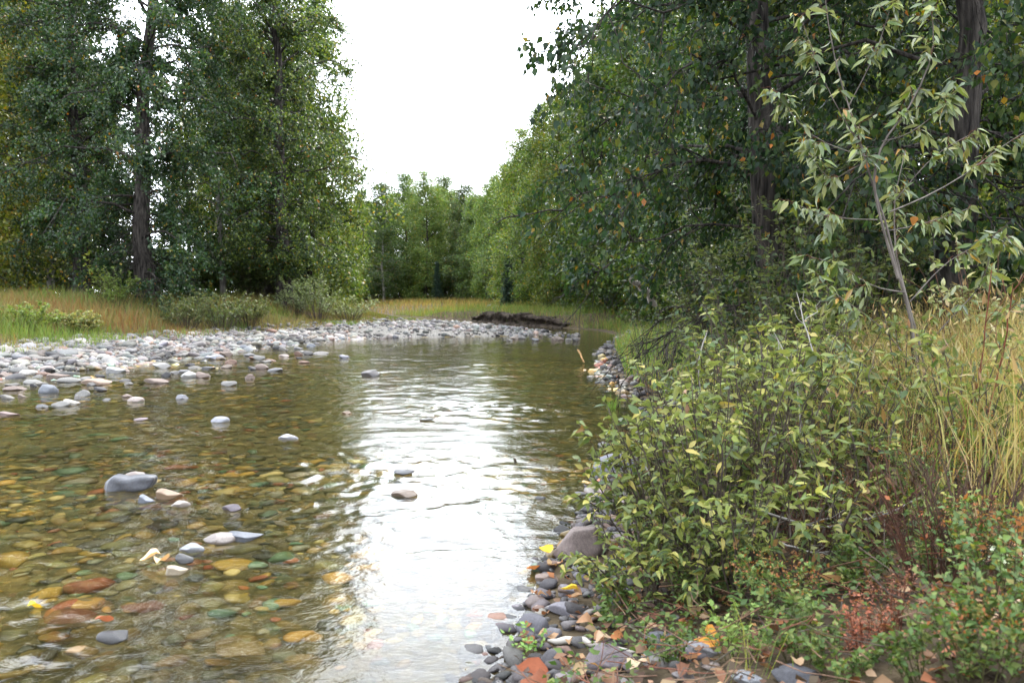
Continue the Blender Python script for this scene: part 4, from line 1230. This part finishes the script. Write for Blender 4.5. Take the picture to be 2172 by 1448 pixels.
rsap = np.random.default_rng(808)
foot = hit(1972, 918)
D0 = foot[1]
sap = thing('poplar_sapling', foot, 'slender pale stemmed sapling with narrow drooping leaves at right', 'sapling')
stems = [([(1976, 935), (1958, 860), (1940, 770), (1934, 700)], (D0 + .02, D0 + .05), .026, .017),
         ([(1974, 930), (1945, 790), (1932, 650), (1902, 585), (1886, 480), (1850, 400), (1832, 320), (1794, 210), (1762, 100), (1748, -20)], (D0, D0 - .15), .012, .003),
         ([(1905, 590), (1868, 470), (1850, 380), (1870, 300), (1930, 230), (1985, 110), (1975, 20)], (D0 - .05, D0 - .3), .011, .003),
         ([(1968, 915), (1960, 760), (1925, 640), (1900, 540), (1895, 430), (1920, 320)], (D0 + .05, D0 + .2), .012, .003)]
br = [([(1850, 335), (1790, 320), (1720, 290), (1672, 235), (1650, 195)], (D0 - .1, D0 - .35), .005, .002),
      ([(1886, 450), (1960, 420), (2050, 370), (2110, 320), (2190, 270)], (D0 - .1, D0 + .1), .006, .002),
      ([(1862, 466), (1800, 465), (1740, 455), (1685, 432)], (D0 - .05, D0 - .3), .005, .002),
      ([(1840, 345), (1800, 360), (1760, 390), (1720, 330), (1700, 300)], (D0 - .05, D0 + .1), .004, .002),
      ([(1800, 225), (1840, 150), (1870, 80), (1890, 10)], (D0 - .1, D0 - .2), .004, .002),
      ([(1830, 320), (1770, 220), (1730, 130), (1700, 40)], (D0 - .1, D0 - .3), .004, .002),
      ([(1870, 300), (1920, 290), (1990, 240), (2030, 190)], (D0 - .2, D0 - .3), .004, .002),
      ([(1895, 430), (1960, 350), (2010, 310), (2060, 285)], (D0 + .1, D0 + .2), .004, .002),
      ([(1920, 620), (1850, 610), (1780, 560), (1720, 545)], (D0 - .05, D0 - .3), .005, .002),
      ([(1930, 640), (2000, 560), (2070, 520), (2150, 500)], (D0, D0 - .2), .005, .002),
      ([(1945, 790), (1880, 700), (1810, 650), (1740, 600)], (D0 - .05, D0 - .4), .006, .002),
      ([(1940, 760), (2030, 660), (2090, 600), (2110, 480)], (D0, D0 - .3), .006, .002),
      ([(1960, 850), (2040, 790), (2110, 690), (2160, 640)], (D0, D0 - .3), .006, .002),
      ([(1965, 880), (1900, 840), (1820, 760), (1740, 690)], (D0, D0 - .5), .006, .002),
      ([(1880, 490), (1940, 480), (2020, 455), (2060, 440)], (D0, D0 + .1), .004, .002)]
LP, LD, LO = [], [], []
for pts, d, ra, rb_ in stems:
    P_ = poly(pts, d, 16)
    v, f_ = tubes((P_ - foot)[None], np.linspace(ra, rb_, 16)[None], 8)
    own = add('stem', new_mesh('sapling_stem', v, f_, M_BARK if ra > .02 else M_SAPBARK, smooth=True), sap)
    if ra > .02:
        continue
    tw = kids(rsap, P_[None, 8:], 16, .05, 1., lambda u, l: .16 + 0 * u, .9, .1, 4, .3)
    v, f_ = tubes(tw - foot, np.linspace(.0022, .001, 4)[None].repeat(len(tw), 0), 4)
    add('twigs', new_mesh('sapling_twigs', v, f_, M_TWIG), own, color=(1.6, .7, .5))
    a_, b_ = pts_on(rsap, tw, 5); LP.append(a_); LD.append(b_); LO += [own] * len(a_)
    a_, b_ = pts_on(rsap, P_[None, 10:], 10); LP.append(a_); LD.append(b_); LO += [own] * len(a_)
for pts, d, ra, rb_ in br:
    P_ = poly(pts, d, 9)
    v, f_ = tubes((P_ - foot)[None], np.linspace(ra, rb_, 9)[None], 6)
    own = add('branch', new_mesh('sapling_branch', v, f_, M_SAPBARK, smooth=True), sap)
    tw = kids(rsap, P_[None, 2:], 12, .1, 1., lambda u, l: .12 + 0 * u, .8, .1, 4, .3)
    v, f_ = tubes(tw - foot, np.linspace(.002, .001, 4)[None].repeat(len(tw), 0), 4)
    add('twigs', new_mesh('sapling_twigs', v, f_, M_TWIG), own, color=(1.6, .7, .5))
    a_, b_ = pts_on(rsap, tw, 5); LP.append(a_); LD.append(b_); LO += [own] * len(a_)
    a_, b_ = pts_on(rsap, P_[None, 3:], 9); LP.append(a_); LD.append(b_); LO += [own] * len(a_)
p = np.concatenate(LP) - foot; td = np.concatenate(LD)
n = len(p)
ld = nrm(.45 * td + nrm(rsap.normal(size=(n, 3)) * np.array([1, 1, .3])) * .6 + np.array([0, 0, -.55]))
ln = nrm(np.array([-.1, -.35, .8]) + .55 * rsap.normal(size=(n, 3)))
M = frames(ld, ln)
s = .126 * rsap.uniform(.5, 1.15, n)
tint = palette(rsap, n, [(.085, .125, .03), (.13, .165, .035), (.20, .21, .045), (.055, .085, .028), (.33, .18, .03)], [4, 4, 2, 3, .25], .3)
order = rsap.permutation(n)
for i in order[:300]:
    add('leaf', leaf_mesh('willow', M_LEAF_SAP), LO[i], mw=mat4(p[i], M[i], s[i]), color=tint[i])
if n > 300:
    q = order[300:]
    v, ff, tt = scatter(WILLOW, p[q], M[q], s[q], tint[q])
    add('foliage', new_mesh('sapling_foliage', v, ff, M_LEAF_SAP, tt), sap, kind='stuff')

# ================================================================== low herbs of the foreground
def herb(px, py, seed, H, spread, label, cols, w, nst=9, leaf=.022, seedhead=None, group=None, name='herb', side=5, per=6, kind='blade3', n_parts=0, stem_col=(.9, 1.1, .5), mat=None):
    loc = hit(px, py)
    r = shrub(name, loc, seed, label, leaf_kind=kind, mat=mat or M_HERB, n_parts=n_parts, stem_col=stem_col, group=group, cat='plant', nst=nst, H=H, spread=spread, side=side, per_leaf=per, leaf_len=leaf, cols=cols, w=w, stem_r=.0025, hang=.05)
    if seedhead:
        rng = np.random.default_rng(seed + 9)
        m = 300
        a = rng.uniform(0, 6.28, m); q = np.sqrt(rng.uniform(0, 1, m)) * spread * 1.05
        pos = np.stack([np.cos(a) * q, np.sin(a) * q, H * rng.uniform(.72, 1.12, m)], -1)
        v, ff, tt = scatter(BLADE3, pos, frames(nrm(rng.normal(size=(m, 3))), nrm(rng.normal(size=(m, 3)))), rng.uniform(.008, .016, m), palette(rng, m, seedhead, [1] * len(seedhead), .3))
        add('seed_heads', new_mesh('seed_heads', v, ff, M_HERB, tt), r, kind='stuff')
    return r
HG = [(.065, .115, .028), (.10, .15, .034), (.155, .18, .045)]
RUSTY = [(.24, .09, .03), (.28, .13, .045), (.17, .075, .035)]
herb(1960, 1130, 900, .42, .22, 'bright green herb with rust seed heads below the sapling foot', HG, [2, 2, 1], 18, .022, RUSTY, side=7)
herb(2050, 1060, 901, .40, .2, 'rusty seed head herb just right of the sapling foot', HG + RUSTY, [1, 1, 1, 2, 2, 2], 16, .02, RUSTY, side=7)
herb(1890, 1030, 902, .34, .2, 'rusty herb in front of the sapling foot, left side', HG + RUSTY, [1, 1, 1, 1, 1, 1], 14, .02, RUSTY, side=6)
herb(1640, 1330, 903, .26, .18, 'green herb mound with few rust tips at bottom of the thicket', HG, [2, 2, 1], 16, .024, RUSTY[:2], side=6)
herb(1480, 1290, 904, .20, .16, 'low green herb under the dense middle willow', HG, [2, 2, 1], 14, .022, None, side=6)
herb(1300, 1330, 905, .17, .12, 'upright green herb growing from the shore stones', HG, [2, 2, 1], 10, .034, None, side=3, per=5)
herb(1115, 1392, 906, .08, .09, 'tiny green sprout nearest the water at bottom edge', [(.14, .24, .06), (.18, .28, .07)], [1, 1], 7, .03, None, side=2, per=4)
herb(1700, 1400, 907, .2, .18, 'green herb among dead leaves above the black boulder', HG, [2, 2, 1], 14, .03, None, side=5)
herb(2130, 1390, 908, .36, .16, 'leafy green herb at lower right corner', [(.08, .14, .04), (.12, .18, .05), (.22, .20, .05)], [2, 2, 1], 14, .032, None, side=5)
herb(1820, 1250, 909, .16, .14, 'green herb between the yellow rosettes and the red dry plant', HG, [2, 2, 1], 12, .03, None, side=5)
herb(1420, 1400, 910, .12, .12, 'small green herb behind the pale stones at the bottom', HG, [2, 2, 1], 10, .026, None, side=4)
herb(2010, 1240, 911, .26, .18, 'green herb right of the red dry plant', HG + [(.3, .1, .04)], [2, 2, 1, .6], 14, .026, None, side=6)
herb(1560, 1400, 912, .14, .14, 'grassy green herb right of the light rounded stone', [(.14, .22, .05), (.2, .25, .07)], [1, 1], 12, .03, None, side=4)
herb(1380, 1190, 913, .2, .16, 'low green herb under the willow at the waterline', HG, [2, 2, 1], 12, .028, None, side=5)
herb(1740, 1120, 914, .24, .2, 'shaded green herb in the hollow left of the sapling', [(.06, .12, .035), (.09, .15, .04)], [1, 1], 14, .028, None, side=6)
herb(1905, 1345, 915, .20, .12, 'dried rust red feathery plant near bottom right', [(.27, .11, .07), (.20, .085, .05)], [1, 1], 9, .012, None, side=7, per=5, stem_col=(1.4, .65, .45))
herb(2080, 1440, 918, .22, .2, 'dense green herb at the bottom edge near the right corner', HG, [2, 2, 1], 18, .03, RUSTY[:1], side=6)
herb(1970, 1440, 919, .16, .16, 'low green herb at bottom edge, right of the red dry plants', HG, [2, 2, 1], 14, .026, None, side=5)
herb(2100, 1280, 920, .34, .18, 'tall green herb under the large pale leaved shoots', HG + [(.3, .12, .04)], [2, 2, 1, 1], 16, .03, RUSTY, side=6)
herb(1780, 1440, 921, .12, .14, 'low herb at bottom edge right of the black boulder', HG, [2, 2, 1], 12, .026, None, side=5)
herb(1560, 1250, 922, .22, .2, 'green herb filling the hollow under the yellow-green willows', HG, [2, 2, 1], 18, .026, None, side=6)
herb(1840, 1140, 923, .28, .22, 'mixed green herb left of the bright rust tipped herb', HG + RUSTY[:1], [2, 2, 1, 1], 18, .024, RUSTY[:2], side=6)
herb(1840, 1400, 917, .14, .12, 'low rust red dry plant left of the feathery one', [(.34, .11, .06), (.24, .09, .05)], [1, 1], 10, .014, None, side=8, per=6, stem_col=(1.6, .6, .4))
def rosette(px, py, d, seed, n, L, label, col):
    rng = np.random.default_rng(seed)
    p0 = at_d(px, py, d)
    g = float(gh(p0[0], p0[1]))
    r = thing('leafy_shoot', (p0[0], p0[1], g), label, 'plant')
    hz = p0[2] - g
    P_ = np.stack([np.linspace(.03, 0, 6), np.linspace(.05, 0, 6), np.linspace(-.05, hz, 6)], -1)
    v, f_ = tubes(P_[None], np.linspace(.004, .002, 6)[None], 5)
    add('stem', new_mesh('shoot_stem', v, f_, M_TWIG), r)
    for i in range(n):
        a = i * 2.4 + rng.uniform(-.3, .3)
        ld = nrm(np.array([math.cos(a), math.sin(a), rng.uniform(-.15, .45)])); ln = nrm(np.array([0, -.35, 1.]) + .2 * rng.normal(size=3))
        add('leaf', leaf_mesh('oval', M_LEAF_WIL), r, mw=mat4(np.array([0, 0, hz - .008 * i]), frames(ld[None], ln[None])[0], L * rng.uniform(.75, 1.15)), color=np.array(col) * rng.uniform(.8, 1.2))
rosette(1568, 1178, 3.7, 41, 8, .085, 'yellow-green leaf rosette low in the middle of the thicket', (.38, .42, .12))
rosette(1775, 1212, 3.6, 42, 7, .08, 'pale yellow leaf rosette above the dead leaves', (.44, .44, .14))
rosette(1812, 1262, 3.5, 43, 7, .09, 'drooping yellow-green shoot just below the pale yellow rosette', (.34, .38, .12))
rosette(1535, 1118, 3.9, 44, 5, .08, 'shoot with one large yellow leaf in mid thicket', (.42, .44, .12))
rosette(2090, 1150, 3.5, 45, 8, .105, 'shoot with large silvery leaves near the right edge', (.46, .50, .36))
rosette(2160, 1180, 3.2, 46, 8, .115, 'large pale leaved shoot cut by the right edge', (.45, .50, .30))
rosette(1755, 1290, 3.4, 47, 6, .075, 'small yellow shoot left of the drooping shoot', (.32, .36, .11))
rosette(1660, 1290, 3.5, 48, 6, .07, 'small green shoot at the foot of the thicket', (.18, .26, .09))

# grass tufts of the near right shore
def tuft(px, py, seed, n, H, label, cols, lean=.5, w=1.0):
    rng = np.random.default_rng(seed)
    loc = hit(px, py)
    pos = np.stack([rng.normal(0, .05, n), rng.normal(0, .05, n), np.zeros(n)], -1)
    v, ff, tt = blades(rng, pos, H * rng.uniform(.5, 1.1, n), w * rng.uniform(.004, .009, n), rng.uniform(.1, lean, n), palette(rng, n, cols, [1] * len(cols), .25))
    o = add('grass_tuft', new_mesh('grass_tuft', v, ff, M_GRASS, tt), loc=loc)
    tag(o, label, 'grass')
GC = [(.16, .28, .05), (.12, .22, .04)]
tuft(1298, 888, 1, 60, .42, 'bright green grass tuft standing at the waterline', GC)
tuft(1340, 800, 2, 60, .45, 'green grass tuft on the shore behind the waterline tuft', GC)
tuft(1610, 1440, 3, 14, .34, 'thin yellow-green grass tuft at bottom edge', [(.22, .24, .06), (.14, .2, .045)], .8, .5)
tuft(1420, 730, 4, 90, .7, 'green grass tuft under the leaning log', GC)
tuft(1380, 760, 5, 90, .6, 'green grass tuft among the shore stones, mid distance', GC)

# ================================================================== fallen leaves and sticks
rl = np.random.default_rng(1201)
tplv, tplf = leaf_template('oval')
dead_me = []
for k in range(5):
    vv = tplv.copy()
    vv[:, 1] *= 2.1
    vv[:, 2] += rl.uniform(.3, .9) * vv[:, 1] ** 2 * 2.5 + rl.uniform(-.3, .4) * (vv[:, 0] - .5) ** 2 + .08 * np.sin(vv[:, 0] * 7 + k)
    dead_me.append(new_mesh('dead_leaf', vv, tplf, M_DEADLEAF))
DEADC = [(.26, .15, .08), (.34, .22, .13), (.17, .08, .045), (.27, .11, .04), (.38, .27, .17)]
def dead_leaf(px, py, L, label, col=None, group=None, z=None, lift=.02):
    p = at_z(px, py, z) if z is not None else hit(px, py, .03)
    o = add('fallen_leaf', dead_me[int(rl.integers(5))], color=col if col is not None else palette(rl, 1, DEADC, [1] * 5)[0])
    o.location = p + np.array([0, 0, lift])
    o.rotation_euler = (rl.normal(0, .3), rl.normal(0, .3), rl.uniform(0, 6.28))
    o.scale = (L, L, L)
    tag(o, label, 'leaf', group)
dead_leaf(345, 1192, .13, 'crumpled tan leaf on top of the cream stone in the water', (.55, .42, .26), None, 0, .05)
dead_leaf(355, 1200, .12, 'second crumpled tan leaf leaning on the cream stone', (.50, .36, .20), None, 0, .04)
dead_leaf(243, 1340, .10, 'rust red leaf lying on the black stone at lower left', (.33, .13, .07), None, 0, .05)
dead_leaf(55, 1290, .10, 'yellow leaf floating near the left edge', (.55, .42, .04), None, 0, .012)
dead_leaf(1168, 1183, .12, 'yellow leaf lying at the tilted reddish boulder', (.55, .38, .03), None, None)
dead_leaf(1230, 1262, .10, 'yellow leaf on the stones under the willow', (.5, .38, .04), None, None)
dead_leaf(1090, 1425, .17, 'large red-brown leaf at the bottom edge by the water', (.24, .075, .035), None, None)
dead_leaf(1130, 1440, .15, 'dark red-brown leaf beside the largest red-brown leaf', (.20, .07, .035), None, None)
dead_leaf(1490, 1360, .13, 'orange-brown curled leaf behind the light rounded stone', (.45, .20, .03), None, None)
dead_leaf(1780, 1250, .12, 'large tan leaf propped under the pale yellow rosette', (.55, .38, .22), None, None)
dead_leaf(1115, 1218, .11, 'orange-brown leaf reaching out over the water', (.42, .2, .08), None, None)
for k in range(150):
    if k < 70:
        px, py = rl.uniform(1080, 1560), rl.uniform(1200, 1446)
        if px < 1080 + (1446 - py) * .25:
            px += 120
    elif k < 115:
        px, py = rl.uniform(1480, 2170), rl.uniform(1180, 1446)
    else:
        px, py = rl.uniform(1290, 1400), rl.uniform(800, 870)
    dead_leaf(px, py, rl.uniform(.03, .07) * (1.25 if px < 1480 else .9), 'brown dry leaf fallen on the right shore', None, 'fallen leaves on the right shore')

def stick(pts, d, ra, rb_, label, mat=M_WOOD, name='stick', cat='stick', side=0, color=(1, 1, 1), ground_hit=False, seed=0):
    if ground_hit:
        P_ = np.array([hit(a, b) + np.array([0, 0, ra * 1.2]) for a, b in pts])
        t = np.linspace(0, 1, len(P_)); tt = np.linspace(0, 1, 12)
        P_ = np.stack([np.interp(tt, t, P_[:, i]) for i in range(3)], -1)
    else:
        P_ = poly(pts, d, 12)
    rng = np.random.default_rng(seed + int(pts[0][0]))
    P_ += rng.normal(size=P_.shape) * ra * .35
    o0 = P_[0].copy()
    R_ = np.linspace(ra, rb_, 12) * rng.uniform(.9, 1.1, 12)
    R_[0] *= .35; R_[-1] *= .35
    parts = [tubes((P_ - o0)[None], R_[None], 8)]
    if side:
        tw = kids(rng, (P_ - o0)[None], side, .25, .95, lambda u, l: .16 * l + .03, .8, .2, 5)
        parts.append(tubes(tw, np.linspace(rb_ * .9, rb_ * .4, 5)[None].repeat(len(tw), 0), 4))
    v, f_ = merge(parts)
    o = add(name, new_mesh(name, v, f_, mat, smooth=True), loc=o0, color=color)
    tag(o, label, cat)
stick([(1165, 1368), (1230, 1366), (1300, 1388), (1335, 1404)], 0, .018, .010, 'thick pale driftwood stick lying across the shore stones', ground_hit=True)
stick([(1310, 1380), (1390, 1392), (1440, 1398)], 0, .010, .005, 'thin grey stick right of the thick driftwood stick', ground_hit=True)
stick([(1040, 1412), (1085, 1385), (1120, 1380)], 0, .006, .004, 'short dark stick poking out at the waterline', M_TWIG, ground_hit=True)
stick([(1365, 980), (1420, 1080), (1500, 1170), (1560, 1235)], (4.5, 4.0), .007, .005, 'long bare grey branch sloping through the leaning willow', M_BARK_PALE, side=5)
stick([(1600, 1075), (1700, 1112), (1770, 1118), (1880, 1090), (1960, 1050)], (3.9, 3.9), .006, .003, 'long arching bare twig across the middle of the thicket', M_BARK_PALE, side=6)
stick([(1640, 1145), (1720, 1172), (1800, 1168)], (3.8, 3.7), .005, .003, 'bare twig just below the long arching twig', M_BARK_PALE, side=4)
stick([(1820, 968), (1850, 955), (1880, 958)], (4.3, 4.2), .012, .007, 'short dark hooked branch near the sapling foot', M_BARK)
stick([(1770, 1335), (1850, 1318), (1980, 1300), (2080, 1265)], (3.2, 3.3), .006, .003, 'thin reddish branch lying across the bottom right corner', M_TWIG, color=(1.5, .9, .8), side=5)
stick([(2000, 1448), (2040, 1370), (2060, 1310)], (3.0, 3.2), .006, .003, 'pale broken stalk standing at the bottom right', side=0)
stick([(1930, 1230), (2010, 1225), (2090, 1215), (2140, 1120), (2160, 1010)], (3.4, 3.3), .008, .004, 'dark curved branch rising at the right edge', M_BARK, side=7)
stick([(1815, 1170), (1850, 1240), (1868, 1262)], (3.5, 3.5), .006, .005, 'dry orange stalk leaning above the dead leaves', M_TWIG, color=(4, 2.2, .9))
stick([(1900, 1345), (1925, 1410), (1935, 1446)], (3.1, 3.1), .006, .005, 'dry orange stalk standing by the red feathery plant', M_TWIG, color=(4, 2.2, .9))
stick([(1690, 1100), (1695, 1000), (1700, 890), (1690, 800), (1640, 700)], (4.6, 5.2), .006, .003, 'tall thin grey dead stem above the thicket', M_BARK_PALE, side=3)
stick([(1790, 930), (1740, 790), (1710, 700), (1690, 620)], (5.0, 5.4), .006, .003, 'leaning grey dead stem left of the sapling', M_BARK_PALE, side=4)
stick([(1490, 880), (1480, 770), (1500, 700)], (5.4, 5.6), .005, .003, 'pale bare stem standing over the back of the thicket', M_BARK_PALE, side=2)
stick([(2090, 900), (2130, 740), (2150, 600)], (4.6, 4.4), .006, .003, 'reddish bare stem in the golden grass at right', M_TWIG, color=(1.8, .7, .5), side=5)
stick([(2030, 940), (2080, 800), (2105, 560)], (4.8, 4.6), .006, .003, 'tall reddish bare stem next to the sapling', M_TWIG, color=(1.8, .7, .5), side=5)
stick([(1225, 740), (1232, 756), (1240, 768)], (20, 19.6), .03, .015, 'tawny grass head drooping over the water at mid distance', M_TWIG, name='reed', cat='grass', color=(4, 3, 1.6))
stick([(1390, 650), (1365, 612), (1335, 588)], (13.5, 13.2), .055, .045, 'pale leaning broken log sticking out under the overhanging tree', M_WOOD, name='log', cat='log')
stick([(1092, 972), (1093, 984)], (7.9, 7.9), .012, .010, 'short dark stub poking out of mid stream', M_TWIG)
stick([(1000, 664), (1030, 657), (1062, 652)], (60, 62), .16, .10, 'grey driftwood log on top of the cut bank', M_WOOD, name='log', cat='log', side=3)
stick([(985, 668), (1012, 662), (1035, 665)], (58, 58), .10, .06, 'smaller grey log in front of the driftwood log at the bend', M_WOOD, name='log', cat='log', side=2)

# eroded cut bank at the bend
rc = np.random.default_rng(1301)
yy = np.linspace(42.6, 55, 90)
xx = xr(yy) + .25
prof = np.array([(-.35, -.1), (-.1, .12), (.05, .28), (.02, .45), (-.12, .60), (.0, .70), (.5, .72)])
CV = []
for i, (a, b) in enumerate(zip(xx, yy)):
    jit = .16 * noise2(np.array(b * 2.), np.array(prof[:, 1] * 6), 1.) + rc.normal(0, .05, len(prof))
    sc_ = (.30 + .58 * math.sin(PI * i / 89) ** .6) * (1 + .15 * math.sin(b * 2.3)) + rc.normal(0, .08)
    CV.append(np.stack([a + prof[:, 0] + jit, np.full(len(prof), b) + rc.normal(0, .06, len(prof)), prof[:, 1] * sc_], -1))
CV = np.array(CV)
ci = np.arange(CV.shape[0] * CV.shape[1]).reshape(CV.shape[:2])
CF = np.stack([ci[:-1, :-1], ci[1:, :-1], ci[1:, 1:], ci[:-1, 1:]], -1).reshape(-1, 4)
add('eroded_bank', new_mesh('eroded_bank', CV.reshape(-1, 3), CF, M_CUT), kind='structure')
